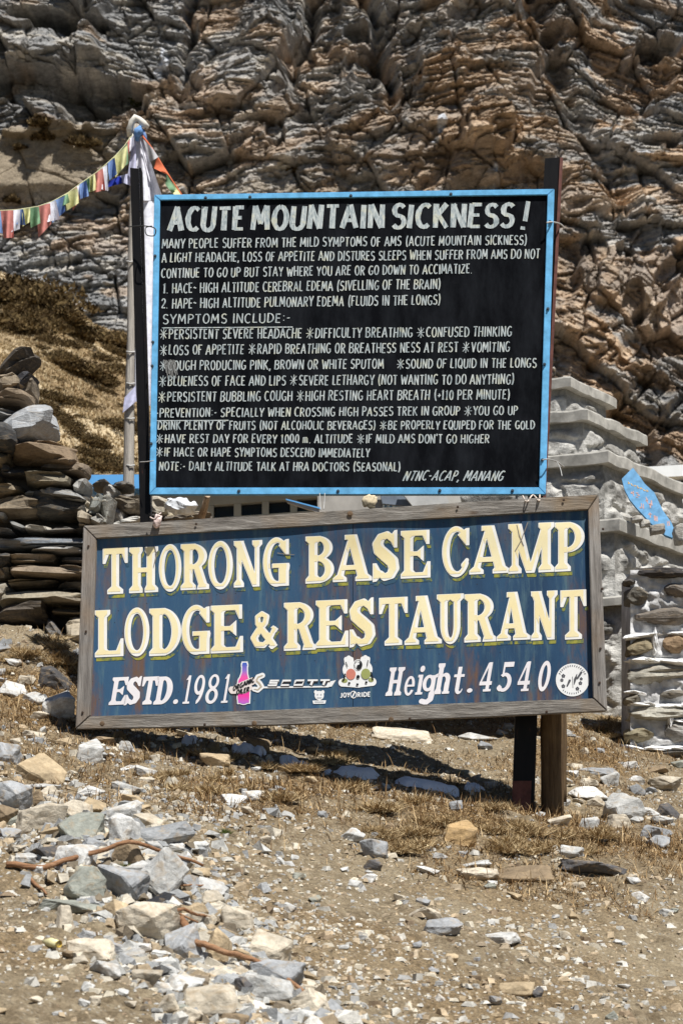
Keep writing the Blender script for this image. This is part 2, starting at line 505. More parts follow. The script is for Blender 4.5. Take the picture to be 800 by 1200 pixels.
def build_hill():
    pu = np.concatenate([np.arange(-900, -80, 20), np.arange(-80, 240, 1.5), np.arange(240, 1700, 16)])
    tt = np.concatenate([np.arange(0, 0.3, 0.012), np.arange(0.3, 1.0001, 0.0022), [1.03, 1.3]])
    U, T = np.meshgrid(pu, tt)
    X, Y, Z = hill_pt(U, T)
    n = fbm(X / 2.6, Y / 3.4, 201, 5)
    terr = fbm(X / 1.1 + Y * 0.2, Y / 0.55 + X * 0.3, 205, 4)
    Z = Z + 0.5 * n + 0.16 * terr
    over = np.maximum(T - 1.0, 0)
    Z = Z - over * 22
    co = np.stack([X, Y, Z], -1).reshape(-1, 3)
    g = sst(-0.3, 0.5, fbm(X / 0.8, Y / 0.9, 211, 4))
    dirt = sst(0.0, 0.4, fbm(X / 2.2 + 7, Y / 2.2, 212, 4))
    straw = np.array([0.44, 0.33, 0.185]); brown = np.array([0.22, 0.15, 0.08]); pale = np.array([0.54, 0.44, 0.29])
    c = straw * g[..., None] + pale * (1 - g[..., None])
    c = c * (1 - 0.8 * dirt[..., None]) + brown * 0.8 * dirt[..., None]
    mat = attr_mat('dry_hillside_grass', 'col', 1.0, 0.8, 0.08, 0.32, 0.95, (3.0, 16.0))
    me = npmesh('hillside', co, gridfaces(len(pu), len(tt)), mat, True, {'col': c.reshape(-1, 3)})
    o = link('hillside', me); o['kind'] = 'structure'
build_hill()

def hill_z(X, Y):
    t = (Y - HY0) / (HY1 - HY0)
    px = 400 + X / Y * 2400
    _, _, z = hill_pt(np.asarray(px), np.asarray(t))
    return z + 0.5 * fbm(X / 2.6, Y / 3.4, 201, 5) + 0.16 * fbm(X / 1.1 + Y * 0.2, Y / 0.55 + X * 0.3, 205, 4)

def hill_hit(px, py):
    """distance up the hill at which photo row py falls, for column px"""
    lo, hi = 0.0, 1.0
    for _ in range(24):
        t = (lo + hi) / 2
        X, Y, Z = hill_pt(np.asarray(float(px)), np.asarray(t))
        q = 1000 - 2400 * (float(hill_z(X, Y)) - CAMZ) / float(Y)
        if q > py: lo = t
        else: hi = t
    X, Y, _ = hill_pt(np.asarray(float(px)), np.asarray(t))
    return float(X), float(Y), float(hill_z(X, Y))

def hillside_cover():
    rg = np.random.default_rng(5)
    # dry grass tussocks: nobody could count them
    n = 60000
    px = rg.uniform(-60, 230, n); t = rg.uniform(0.2, 1.0, n)
    X, Y, _ = hill_pt(px, t)
    Z = hill_z(X, Y)
    base = np.stack([X, Y, Z], 1)
    V = []; F = []; S = []
    for k in range(3):
        dv = rg.normal(0, 1, (n, 3)); dv[:, 2] = np.abs(dv[:, 2]) * 0.8 + 0.4; dv /= np.linalg.norm(dv, axis=1)[:, None]
        sd = np.stack([rg.normal(0, 1, n), rg.normal(0, 1, n), np.zeros(n)], 1); sd /= np.linalg.norm(sd, axis=1)[:, None]
        L = rg.uniform(0.03, 0.085, n)[:, None]
        V.append(np.stack([base - sd * L * 0.22, base + sd * L * 0.22, base + dv * L], 1).reshape(-1, 3))
        S.append(np.repeat(rg.uniform(0, 1, n), 3))
    V = np.concatenate(V); S = np.concatenate(S)
    m = shrub_material('straw_tussock', (0.22, 0.155, 0.08), (0.42, 0.315, 0.18), (0.58, 0.475, 0.30))
    me = npmesh('hillside_grass', V, np.arange(len(V)).reshape(-1, 3), m, False, {'col': np.stack([S, S, S], 1)})
    o = link('hillside_grass', me); tag(o, 'dry straw coloured grass tussocks covering the hillside at left', 'grass', kind='stuff')
    variants = []
    for k in range(5):
        V, F, S = shrub_mesh('s', 2000, 0.75, 0.34, 0.075, None, 40 + k)
        V = V * np.array([1.25, 0.8, 1.0])
        S = np.repeat(S, 3)
        variants.append(npmesh('low_shrub', V, F, M_SHRUB, False, {'col': np.stack([S, S, S], 1)}))
    # (px, py, scale): clumps measured off the slope
    spots = [(8, 338, 2.6), (28, 352, 2.7), (48, 364, 2.3), (14, 362, 2.0), (66, 375, 1.9), (84, 388, 1.6), (4, 380, 1.8), (24, 386, 1.2), (34, 372, 1.6), (46, 394, 0.9),
             (74, 398, 0.8), (112, 392, 1.5), (128, 398, 1.9), (144, 402, 1.6), (120, 405, 1.2), (138, 412, 1.2), (108, 416, 1.0), (130, 425, 0.7), (62, 410, 1.0),
             (66, 422, 1.5), (80, 430, 1.6), (92, 436, 1.3), (56, 414, 0.9), (104, 440, 1.1), (116, 446, 0.9), (48, 438, 0.5), (94, 458, 0.45), (110, 452, 0.5), (120, 455, 0.55),
             (44, 460, 0.8), (60, 466, 0.9), (76, 468, 0.8), (40, 472, 0.7), (54, 482, 0.8), (66, 492, 0.7), (96, 472, 0.5), (136, 472, 0.45), (130, 498, 1.0), (146, 500, 0.9), (150, 485, 0.5),
             (80, 508, 0.8), (94, 516, 1.0), (106, 522, 0.9), (90, 530, 0.9), (112, 536, 1.0), (124, 545, 0.9), (136, 549, 0.7), (102, 548, 0.9), (150, 536, 0.4), (72, 498, 0.7), (-20, 342, 2.6), (-34, 372, 2.2), (176, 425, 1.3), (196, 470, 1.0),
             (60, 450, 0.35), (20, 408, 0.5), (36, 400, 0.45), (160, 448, 0.4), (152, 462, 0.4), (84, 484, 0.4), (118, 484, 0.35), (128, 470, 0.3)]
    rd = random.Random(7)
    for i, (px, py, s_) in enumerate(spots):
        x, y, z = hill_hit(px, py)
        o = link('low_shrub', variants[i % 5], None, None, (x, y, z - 0.03))
        o.rotation_euler = (0, R(6), rd.uniform(0, 6.28) * 0 + rd.uniform(-0.5, 0.5))
        k = s_ * rd.uniform(0.85, 1.15) * (0.78 if py < 405 else 0.66)
        o.scale = (k * 0.85, k * 0.85, k * 0.8)
        big = s_ >= 1.5
        up = py < 405
        lab = ('wide brown juniper patch along the upper crest of the dry hillside' if up and big else
               'small brown juniper tuft near the upper crest of the dry hillside' if up else
               'wide brown juniper patch across the middle of the dry hillside' if big else
               'low brown juniper shrub on the open middle of the hillside' if py < 500 else
               'low brown juniper shrub at the hillside foot above the rubble')
        if 'shrub' in lab or 'patch' in lab: lab += ', near the flag pole' if px > 108 else ', left part' if px < 55 else ', centre'
        tag(o, lab, 'shrub', 'juniper shrubs: ' + lab.split('juniper ')[1])
    # bushes on the cliff's talus
    lone = [(50, 150, 0.9, 'dark bush on the tan scree under the cliff, tallest of three'), (52, 165, 1.0, 'dark bush on the tan scree, lowest of the middle pair'), (47, 142, 0.55, 'small dark bush at the top of the tan scree'),
            (24, 176, 0.5, 'small dark bush at the left edge of the tan scree'), (97, 174, 1.1, 'dark brown bush mat beside the flag pole on the cliff'), (165, 127, 0.7, 'yellow green bush on the ledge just above the flag pole top'),
            (345, 205, 0.6, 'dark bush on the pale ledge in the middle of the cliff'), (15, 240, 0.8, 'dark bush on the cliff at the left frame edge above the flags')]
    for i, (u, v, s_, lab) in enumerate(lone):
        V, F, S = shrub_mesh('s', 900, 1.0, 0.6 if i != 5 else 2.4, 0.32, None, 80 + i)
        S = np.repeat(S, 3)
        me = npmesh('cliff_bush', V, F, M_GREEN if i == 5 else M_SHRUB, False, {'col': np.stack([S, S, S], 1)})
        p = cliff_at(u, v)
        o = link('cliff_bush', me, None, None, (p.x, p.y - 0.3, p.z))
        o.scale = (s_, s_, s_)
        tag(o, lab, 'bush')
hillside_cover()

# ------------------------------------------------------------------ the ground
def gz(x, y):
    x = np.asarray(x, float); y = np.asarray(y, float)
    z = 1.81 + 0.19 * (y - 9.25) - 0.16 * (np.clip(x, -6, 6) - 0.83)
    z = np.where(y > 11.8, z + 0.05 * (y - 11.8), z)
    far = sst(14, 19, y)
    z = z * (1 - far) + 3.0 * far
    z = z + 0.27 * sst(9.2, 10.5, y) * sst(-0.95, -1.45, x) * sst(13.0, 11.5, y)
    # heap of rubble low on the left, tussocky mound behind the posts
    z = z + 0.10 * np.exp(-(((x + 0.62) / 0.36) ** 2 + ((y - 6.9) / 1.0) ** 2))
    z = z + 0.06 * np.exp(-(((x - 0.62) / 0.62) ** 2 + ((y - 8.5) / 0.3) ** 2)) - 0.075 * np.exp(-(((x - 0.9) / 0.3) ** 2 + ((y - 9.3) / 0.35) ** 2))
    z = z + 0.10 * np.exp(-(((x - 1.25) / 0.4) ** 2 + ((y - 11.2) / 0.9) ** 2))
    return z
def gn(x, y):
    near = sst(14, 12, y)
    return near * (0.045 * fbm(x / 0.9, y / 0.9, 301, 4) + 0.022 * fbm(x / 0.13, y / 0.13, 303, 4) + 0.012 * fbm(x / 0.035, y / 0.04, 308, 2))
def ground_z(x, y): return gz(x, y) + gn(x, y)

def litter(x, y):
    a = np.exp(-(((x - 0.70) / 0.75) ** 2 + ((y - 8.6) / 0.55) ** 2))
    b = 0.75 * np.exp(-(((x + 0.45) / 0.85) ** 2 + ((y - 8.5) / 0.55) ** 2))
    c = 0.9 * np.exp(-(((x - 1.25) / 0.3) ** 2 + ((y - 11.3) / 1.4) ** 2))
    d = 0.8 * np.exp(-(((x + 1.25) / 0.6) ** 2 + ((y - 9.7) / 0.5) ** 2))
    base = np.maximum(np.maximum(a, b), np.maximum(c, d))
    return np.clip(base * 1.3 * sst(-0.5, 0.3, fbm(x / 0.25, y / 0.25, 321, 4)) + 0.5 * sst(0.0, 0.45, fbm(x / 0.45, y / 0.45, 322, 4)), 0, 1)

def build_ground():
    def ax(*s):
        a = []
        for lo, hi, st in s: a += list(np.arange(lo, hi, st))
        return np.array(a)
    xs = ax((-150, -12, 12), (-12, -2.4, 0.24), (-2.4, 2.5, 0.0125), (2.5, 12, 0.24), (12, 151, 12))
    ys = ax((-30, 0, 3), (0, 4.7, 0.2), (4.7, 10, 0.0145), (10, 13.4, 0.03), (13.4, 20, 0.3), (20, 175, 8))
    X, Y = np.meshgrid(xs, ys)
    Z = ground_z(X, Y)
    co = np.stack([X, Y, Z], -1).reshape(-1, 3)
    li = litter(X, Y).reshape(-1)
    me = npmesh('ground', co, gridfaces(len(xs), len(ys)), ground_mat(), True, {'litter': np.stack([li] * 3, 1)})
    o = link('ground', me); o['kind'] = 'structure'
build_ground()

def hit(px, py):
    d = ray(px, py)
    t0, t = 3.0, 3.0
    while t < 16:
        p = Vector((0, 0, CAMZ)) + d * t
        if p.z < float(ground_z(p.x, p.y)): break
        t0 = t; t += 0.05
    for _ in range(14):
        m_ = (t0 + t) / 2
        p = Vector((0, 0, CAMZ)) + d * m_
        if p.z < float(ground_z(p.x, p.y)): t = m_
        else: t0 = m_
    return Vector((0, 0, CAMZ)) + d * t

# ------------------------------------------------------------------ stones
M_ROCK = rock_mat('fractured_stone', 1.0, 0.35)
M_ROCKF = rock_mat('pale_field_stone', 1.6, 0.55, (1, 1, 1.6))

def angular(seed, n=18, flatk=1.0):
    rd = random.Random(seed)
    bm = bmesh.new()
    for _ in range(n):
        v = Vector((rd.gauss(0, 1), rd.gauss(0, 1), rd.gauss(0, 1))).normalized()
        e = 0.72
        v = Vector([math.copysign(abs(c) ** e, c) for c in v])
        v *= rd.uniform(0.72, 1.05) * 0.56
        bm.verts.new((v.x, v.y, v.z * flatk))
    r = bmesh.ops.convex_hull(bm, input=bm.verts)
    bmesh.ops.delete(bm, geom=[g for g in bm.verts if not g.link_faces], context='VERTS')
    bmesh.ops.dissolve_limit(bm, angle_limit=R(14), verts=bm.verts, edges=bm.edges)
    bmesh.ops.bevel(bm, geom=list(bm.edges), offset=0.028, segments=1, affect='EDGES', clamp_overlap=True)
    bmesh.ops.triangulate(bm, faces=bm.faces)
    for thr in (0.3, 0.2, 0.14):
        bmesh.ops.subdivide_edges(bm, edges=[e for e in bm.edges if e.calc_length() > thr], cuts=1)
        bmesh.ops.triangulate(bm, faces=bm.faces)
    for v in bm.verts:
        q = np.array([[v.co.x * 3.1, v.co.y * 3.1, v.co.z * 3.1]])
        k = float(vn3(q, seed)[0]); k2 = float(vn3(q * 2.7, seed + 5)[0]); k3 = float(vn3(q * np.array([[1.2, 1.2, 7.0]]), seed + 8)[0])
        v.co *= 1 + 0.08 * k + 0.055 * k2 + 0.03 * k3
    me = bpy.data.meshes.new('stone')
    bm.to_mesh(me); bm.free()
    # unit size in every axis
    c = np.zeros(len(me.vertices) * 3); me.vertices.foreach_get('co', c); c = c.reshape(-1, 3)
    c = (c - (c.min(0) + c.max(0)) / 2) / (c.max(0) - c.min(0))
    me.vertices.foreach_set('co', c.ravel()); me.update()
    me.materials.append(M_ROCKF)
    return me
STONES = [angular(s, 11 + s % 9) for s in range(20)]

COL = {'blue-grey': (0.36, 0.368, 0.375), 'pale grey': (0.56, 0.555, 0.53), 'cream': (0.60, 0.53, 0.42), 'tan': (0.50, 0.39, 0.25), 'brown': (0.30, 0.225, 0.145),
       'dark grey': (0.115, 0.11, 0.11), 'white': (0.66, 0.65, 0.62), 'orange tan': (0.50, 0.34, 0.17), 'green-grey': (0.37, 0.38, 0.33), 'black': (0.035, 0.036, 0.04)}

# px, py (middle), width, height in photo pixels, colour, label
KEY = [
 (47, 905, 56, 36, 'tan', 'large tan boulder on the slope left of the lodge sign corner'),
 (49, 922, 38, 10, 'pale grey', 'flat pale stone lying just under the large tan boulder'),
 (12, 938, 40, 34, 'blue-grey', 'blue-grey block at the left edge of the rubble heap'),
 (36, 938, 30, 16, 'brown', 'brown wedge beside the blue-grey block at the heap\'s left edge'),
 (48, 962, 56, 36, 'cream', 'pinkish cream block at the top of the rubble heap'),
 (111, 947, 36, 18, 'tan', 'tan lens shaped stone crowning the top of the rubble heap'),
 (84, 951, 34, 22, 'cream', 'smooth cream stone between the pinkish block and the tan lens'),
 (142, 955, 38, 22, 'pale grey', 'pale grey stone at the heap top above the slate slab'),
 (183, 982, 66, 22, 'blue-grey', 'long blue-grey slate slab lying across the right of the heap'),
 (145, 977, 28, 36, 'white', 'upright white wedge standing left of the slate slab'),
 (199, 994, 30, 11, 'white', 'small white flat stone tucked under the slate slab'),
 (97, 976, 46, 28, 'green-grey', 'green-grey block in the middle of the upper heap'),
 (112, 998, 32, 22, 'blue-grey', 'blue-grey veined stone in the middle of the heap'),
 (87, 1009, 40, 28, 'white', 'whitish rounded stone just above the long red-brown stick'),
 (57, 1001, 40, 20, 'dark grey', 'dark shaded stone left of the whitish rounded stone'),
 (30, 1009, 22, 14, 'pale grey', 'pale grey lump above the left end of the stick'),
 (149, 1004, 36, 24, 'brown', 'brownish block under the upright white wedge'),
 (188, 1030, 46, 54, 'pale grey', 'tallest pale grey block right of the heap, standing on end'),
 (143, 1043, 50, 38, 'blue-grey', 'grey mottled block leaning against the tallest block'),
 (98, 1042, 42, 36, 'green-grey', 'pointed grey-green stone below the stick'),
 (89, 1064, 72, 18, 'green-grey', 'long flat grey-green slab below the pointed stone'),
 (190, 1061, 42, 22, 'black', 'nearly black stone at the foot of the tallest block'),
 (172, 1086, 62, 44, 'cream', 'largest cream boulder in the middle of the heap'),
 (76, 1079, 18, 24, 'cream', 'small upright cream chip under the long flat slab'),
 (136, 1072, 26, 24, 'tan', 'tan stone between the flat slab and the cream boulder'),
 (244, 1040, 38, 18, 'white', 'white flat stone right of the tallest block'),
 (219, 1034, 24, 16, 'blue-grey', 'grey stone wedged right against the tallest block'),
 (279, 1082, 36, 26, 'cream', 'cream stone lying alone right of the heap'),
 (317, 1116, 42, 36, 'cream', 'rounded cream stone at the right end of the curved stick'),
 (325, 1145, 54, 30, 'blue-grey', 'large grey stone below the rounded cream stone'),
 (311, 1163, 52, 28, 'pale grey', 'pale grey slab right of the curved stick\'s middle'),
 (214, 1112, 36, 40, 'blue-grey', 'steep grey stone on end behind the curved stick'),
 (256, 1115, 26, 42, 'tan', 'tan slab on end beside the curved stick'),
 (246, 1179, 54, 38, 'cream', 'broad cream block at the bottom of the rubble heap'),
 (216, 1158, 40, 26, 'pale grey', 'pale grey block above the broad cream block'),
 (106, 1115, 44, 22, 'cream', 'cream flat stone right of the cartridge shaped litter'),
 (122, 1136, 34, 16, 'white', 'white stone in the lower left gravel below the cream flat stone'),
 (158, 1134, 36, 10, 'white', 'thin white stone in the row below the cream boulder'),
 (171, 1148, 30, 18, 'cream', 'cream lump in the row below the cream boulder'),
 (232, 1068, 24, 14, 'tan', 'tan splinter right of the black stone'),
 (389, 1184, 28, 20, 'blue-grey', 'grey stone at the bottom edge right of the heap'),
 (352, 1192, 46, 18, 'pale grey', 'pale flat stone cut by the bottom edge of the frame'),
 (288, 1160, 24, 22, 'dark grey', 'dark grey stone between two pale slabs at the bottom'),
 (196, 1178, 22, 16, 'cream', 'little cream stone left of the broad cream block'),
 (439, 996, 32, 24, 'blue-grey', 'blue-grey cube like stone on the open slope below the sign'),
 (437, 1015, 20, 14, 'dark grey', 'dark grey stone touching the cube like one from below'),
 (412, 980, 30, 16, 'white', 'whitish stone just above the cube like grey stone'),
 (537, 979, 42, 30, 'orange tan', 'orange-tan boulder left of the tussock mound'),
 (563, 1026, 56, 16, 'cream', 'long cream slab with a dark underside on the slope'),
 (610, 1028, 68, 20, 'brown', 'dark brown flat slab beside the long cream slab'),
 (558, 1014, 34, 8, 'pale grey', 'thin pale slab behind the long cream slab'),
 (692, 1019, 72, 14, 'dark grey', 'dark slate slab sunk in the tussock bank at right'),
 (587, 1101, 42, 14, 'pale grey', 'pale brick shaped stone alone on the bare dirt'),
 (606, 1162, 40, 16, 'tan', 'tan flat stone low on the bare dirt at right'),
 (630, 1164, 14, 12, 'dark grey', 'small dark stone touching the tan flat stone'),
 (519, 1089, 44, 22, 'blue-grey', 'grey banded stone in the middle of the bare dirt'),
 (500, 1074, 38, 14, 'cream', 'cream flat stone just above the grey banded stone'),
 (431, 1030, 20, 10, 'white', 'small white stone below the dark grey stone'),
 (501, 1022, 26, 10, 'white', 'flat white stone midway between cube like stone and cream slab'),
 (731, 948, 42, 34, 'pale grey', 'leaning pale slab on the slope right of the posts'),
 (783, 951, 26, 18, 'dark grey', 'dark stone near the right edge below the mortared wall'),
 (751, 1052, 18, 14, 'white', 'small white stone on the dirt at the far right'),
 (780, 920, 36, 20, 'cream', 'cream slab near the right edge under the mortared wall'),
 (62, 797, 42, 28, 'dark grey', 'dark block beside the lodge sign\'s left rail'),
 (70, 832, 46, 34, 'white', 'white and grey boulder touching the lodge sign\'s left rail'),
 (14, 808, 32, 22, 'white', 'whitish stone at the left edge below the dry stone wall'),
 (39, 819, 30, 14, 'pale grey', 'pale grey flat stone left of the white boulder by the rail'),
 (103, 884, 34, 26, 'pale grey', 'angular whitish stone below the lodge sign\'s corner'),
 (10, 886, 26, 26, 'blue-grey', 'grey stone at the left edge above the tan boulder'),
 (170, 904, 24, 11, 'pale grey', 'small pale stone in the straw below the lodge sign'),
 (251, 891, 36, 16, 'tan', 'tan stone at the front of the sign\'s shadow'),
 (274, 940, 26, 16, 'white', 'bluish white stone in the straw below the sign\'s shadow'),
 (302, 874, 30, 22, 'brown', 'brown stone in the shade under the lodge sign'),
 (470, 862, 70, 16, 'cream', 'broad cream rock behind the sign, above its shadow'),
 (560, 866, 44, 12, 'pale grey', 'pale rock in the bank behind the posts'),
 (700, 905, 46, 12, 'blue-grey', 'dark grey flat rock right behind the wooden post'),
 (690, 930, 44, 12, 'white', 'white flat stone streak right of the wooden post'),
 (86, 735, 22, 34, 'tan', 'tan boulder at the wall foot beside the lodge sign'),
]
rdk = random.Random(11)
taken = []
def put_stone(px, py, w, h, colname, label, group=None, name='rock', idx=None, sink=0.24):
    p = hit(px, py + h * 0.30)
    s = p.y / 2400.0
    W = w * s * 1.08; H = h * s * 1.25
    D = min(max(W * rdk.uniform(0.6, 0.95), H * 0.9), W * 1.1)
    if name == 'rock': H *= rdk.uniform(0.85, 1.0)
    me = STONES[(idx if idx is not None else rdk.randrange(20)) % 20]
    o = link(name, me, None, None, (p.x, p.y + D * 0.25, p.z + H * (0.5 - sink)))
    o.rotation_euler = (rdk.uniform(-0.2, 0.2), rdk.uniform(-0.2, 0.2) + 0.06, rdk.choice([0, math.pi]) + rdk.uniform(-0.4, 0.4))
    o.scale = (W, D, H)
    c = COL[colname]; k = rdk.uniform(0.72, 1.0)
    o.color = (c[0] * k, c[1] * k, c[2] * k, 1)
    tag(o, label, 'stone', group)
    taken.append((px, py, w, h))
    return o
for i, (px, py, w, h, c, lab) in enumerate(KEY):
    k_ = 1.12 if (py > 925 and px < 350) else 1.0
    put_stone(px, py, w * k_, h * k_, c, lab, None, 'rock', i * 7 + 3)

def region_of(px, py):
    heap = abs(px - (60 + (py - 930) * 0.95)) < 95 and py > 925
    if heap: return 'heap'
    if py < 870: return 'bank'
    if px < 300: return 'left'
    if px > 640 and py < 1000: return 'rightbank'
    return 'slope'
RL = {'heap': 'among bigger blocks of the rubble heap', 'bank': 'on the bank near and behind the lodge sign', 'left': 'loose on the slope at lower left',
      'rightbank': 'on the bank right of the posts', 'slope': 'loose on the dirt slope below the sign'}
rs = random.Random(3)
cnt = 0; tries = 0
while cnt < 222 and tries < 9000:
    tries += 1
    px = rs.uniform(-20, 820); py = rs.uniform(748, 1200)
    if 95 < px < 700 and py < 850: continue
    if px > 730 and py < 895: continue
    reg = region_of(px, py)
    acc = {'heap': 1.0, 'bank': 0.36, 'left': 0.20, 'rightbank': 0.55, 'slope': 0.10}[reg]
    if rs.random() > acc: continue
    w = {'heap': rs.uniform(17, 46), 'bank': rs.uniform(9, 26), 'left': rs.uniform(8, 22), 'rightbank': rs.uniform(12, 34), 'slope': rs.uniform(8, 18)}[reg]
    h = w * rs.uniform(0.35, 0.75)
    if any(abs(px - a) < (w + c_) * 0.26 and abs(py - b) < (h + d_) * 0.28 for a, b, c_, d_ in taken): continue
    cn = rs.choices(['blue-grey', 'pale grey', 'cream', 'tan', 'white', 'brown', 'green-grey'], [2.0, 3.0, 3.6, 1.8, 1.6, 0.9, 0.9])[0]
    sz = 'larger' if w > 22 else 'small' if w > 13 else 'tiny'
    band = {'heap': '' if py < 1000 else ', middle part' if py < 1100 else ', lowest', 'left': ', near the bottom edge' if py > 1080 else ', above the heap' if py < 950 else '',
            'slope': ', near the bottom edge' if py > 1110 else ', right half' if px > 560 else '', 'bank': '', 'rightbank': ''}[reg]
    lab = ('%s %s stone %s%s' % (sz, cn, RL[reg], band)).replace('blue-grey', 'bluish').replace('green-grey', 'greenish')
    put_stone(px, py, w, h, cn, lab, lab.replace(' stone ', ' stones '), 'rock')
    cnt += 1

# pebbles and grit: nobody could count them
def gravel():
    rg = np.random.default_rng(9)
    n = 62000
    d = rg.uniform(4.9 ** 1, 13.2, n) ; x = rg.uniform(-0.20, 0.20, n) * d
    heap = np.exp(-(((x + 0.42 + 0.22 * (d - 6.2)) / 0.5) ** 2)) * (d < 8.2)
    keep = rg.uniform(0, 1, n) < np.clip(0.30 + 0.55 * fbm(x / 0.35, d / 0.45, 401) + 0.5 * heap, 0.04, 1)
    keep &= ~((litter(x, d) > 0.55) & (rg.uniform(0, 1, n) < 0.75))
    x = x[keep]; d = d[keep]; n = len(x)
    s = 0.0042 * (1 + rg.pareto(2.3, n)); s = np.clip(s, 0.004, 0.019)
    z = ground_z(x, d)
    ang = rg.uniform(0, 2 * np.pi, n)
    B = np.array([(-1, -1, -1), (1, -1, -1), (1, 1, -1), (-1, 1, -1), (-1, -1, 1), (1, -1, 1), (1, 1, 1), (-1, 1, 1)], float) * 0.5
    V = B[None] * (1 + 0.0) + rg.uniform(-0.22, 0.22, (n, 8, 3))
    V[:, 4:, :2] *= rg.uniform(0.45, 0.85, (n, 1, 1))
    V *= np.stack([rg.uniform(1.2, 2.4, n), rg.uniform(0.9, 1.6, n), rg.uniform(0.5, 1.1, n)], 1)[:, None, :] * s[:, None, None]
    ca, sa = np.cos(ang)[:, None], np.sin(ang)[:, None]
    X = V[..., 0] * ca - V[..., 1] * sa; Y = V[..., 0] * sa + V[..., 1] * ca
    co = np.stack([X + x[:, None], Y + d[:, None], V[..., 2] + z[:, None] + 0.15 * s[:, None]], -1).reshape(-1, 3)
    F = (np.array(BOXF)[None] + (np.arange(n) * 8)[:, None, None]).reshape(-1, 4)
    pal = np.array([(0.58, 0.52, 0.41), (0.50, 0.48, 0.43), (0.37, 0.365, 0.35), (0.46, 0.36, 0.24), (0.62, 0.59, 0.52), (0.28, 0.21, 0.14), (0.42, 0.34, 0.24)])
    c = pal[rg.choice(7, n, p=[.2, .15, .12, .18, .08, .12, .15])] * rg.uniform(0.75, 1.1, (n, 1))
    c = np.repeat(c, 8, 0)
    me = npmesh('gravel', co, F, attr_mat('pebble_stone', 'col', 1, 0.4, 0.004, 0.2, 0.9, (30, 120)), False, {'col': c})
    o = link('gravel', me); tag(o, 'loose gravel and grit strewn over the dirt slope', 'gravel', kind='stuff')
def rubble():
    rg = np.random.default_rng(19)
    n = 4300
    py = rg.uniform(925, 1215, n); px = 60 + (py - 930) * 0.95 + rg.normal(0, 52, n)
    m = rg.uniform(0, 1, n) < 0.20
    px[m] = rg.uniform(-30, 330, m.sum()); py[m] = rg.uniform(780, 1000, m.sum())
    keep = ~((px > 95) & (py < 870)); px, py = px[keep], py[keep]; n = len(px)
    pts = []
    for a, b in zip(px, py):
        d = ray(a, b); q = (CAMZ - 0.1653 - 0.0) ; Y = 6.0
        for _ in range(5):
            X = d.x / d.y * Y; z = float(gz(X, Y)); Y = (z - CAMZ) / (d.z / d.y) if abs(d.z / d.y) > 0.03 and False else Y + (CAMZ + d.z / d.y * Y - z) / (0.19 - d.z / d.y)
        pts.append((d.x / d.y * Y, Y))
    pts = np.array(pts); x, y = pts[:, 0], pts[:, 1]
    z = ground_z(x, y)
    s = np.clip(0.010 * (1 + rg.pareto(2.4, n)), 0.010, 0.032)
    B = np.array([(-1, -1, -1), (1, -1, -1), (1, 1, -1), (-1, 1, -1), (-1, -1, 1), (1, -1, 1), (1, 1, 1), (-1, 1, 1)], float) * 0.5
    V = B[None] + rg.uniform(-0.25, 0.25, (n, 8, 3)); V[:, 4:, :2] *= rg.uniform(0.4, 0.85, (n, 1, 1))
    V *= np.stack([rg.uniform(1.1, 2.2, n), rg.uniform(0.9, 1.5, n), rg.uniform(0.5, 1.2, n)], 1)[:, None, :] * s[:, None, None]
    a = rg.uniform(0, 6.28, n); t = rg.uniform(-0.5, 0.5, n)
    ct, st_ = np.cos(t)[:, None], np.sin(t)[:, None]
    Vx = V[..., 0] * ct - V[..., 2] * st_; Vz = V[..., 0] * st_ + V[..., 2] * ct
    ca, sa = np.cos(a)[:, None], np.sin(a)[:, None]
    X = Vx * ca - V[..., 1] * sa; Yy = Vx * sa + V[..., 1] * ca
    co = np.stack([X + x[:, None], Yy + y[:, None], Vz + z[:, None] + 0.2 * s[:, None]], -1).reshape(-1, 3)
    F = (np.array(BOXF)[None] + (np.arange(n) * 8)[:, None, None]).reshape(-1, 4)
    pal = np.array([(0.52, 0.47, 0.38), (0.46, 0.455, 0.43), (0.32, 0.325, 0.325), (0.42, 0.33, 0.22), (0.60, 0.58, 0.53), (0.22, 0.18, 0.13)])
    c = np.repeat(pal[rg.choice(6, n, p=[.22, .22, .2, .14, .1, .12])] * rg.uniform(0.7, 1.1, (n, 1)), 8, 0)
    me = npmesh('rubble', co, F, attr_mat('rubble_stone', 'col', 1, 0.7, 0.006, 0.25, 0.9, (25, 90)), False, {'col': c})
    o = link('rubble', me); tag(o, 'fist sized and smaller broken rubble filling the heap at lower left', 'rubble', kind='stuff')
gravel()
rubble()

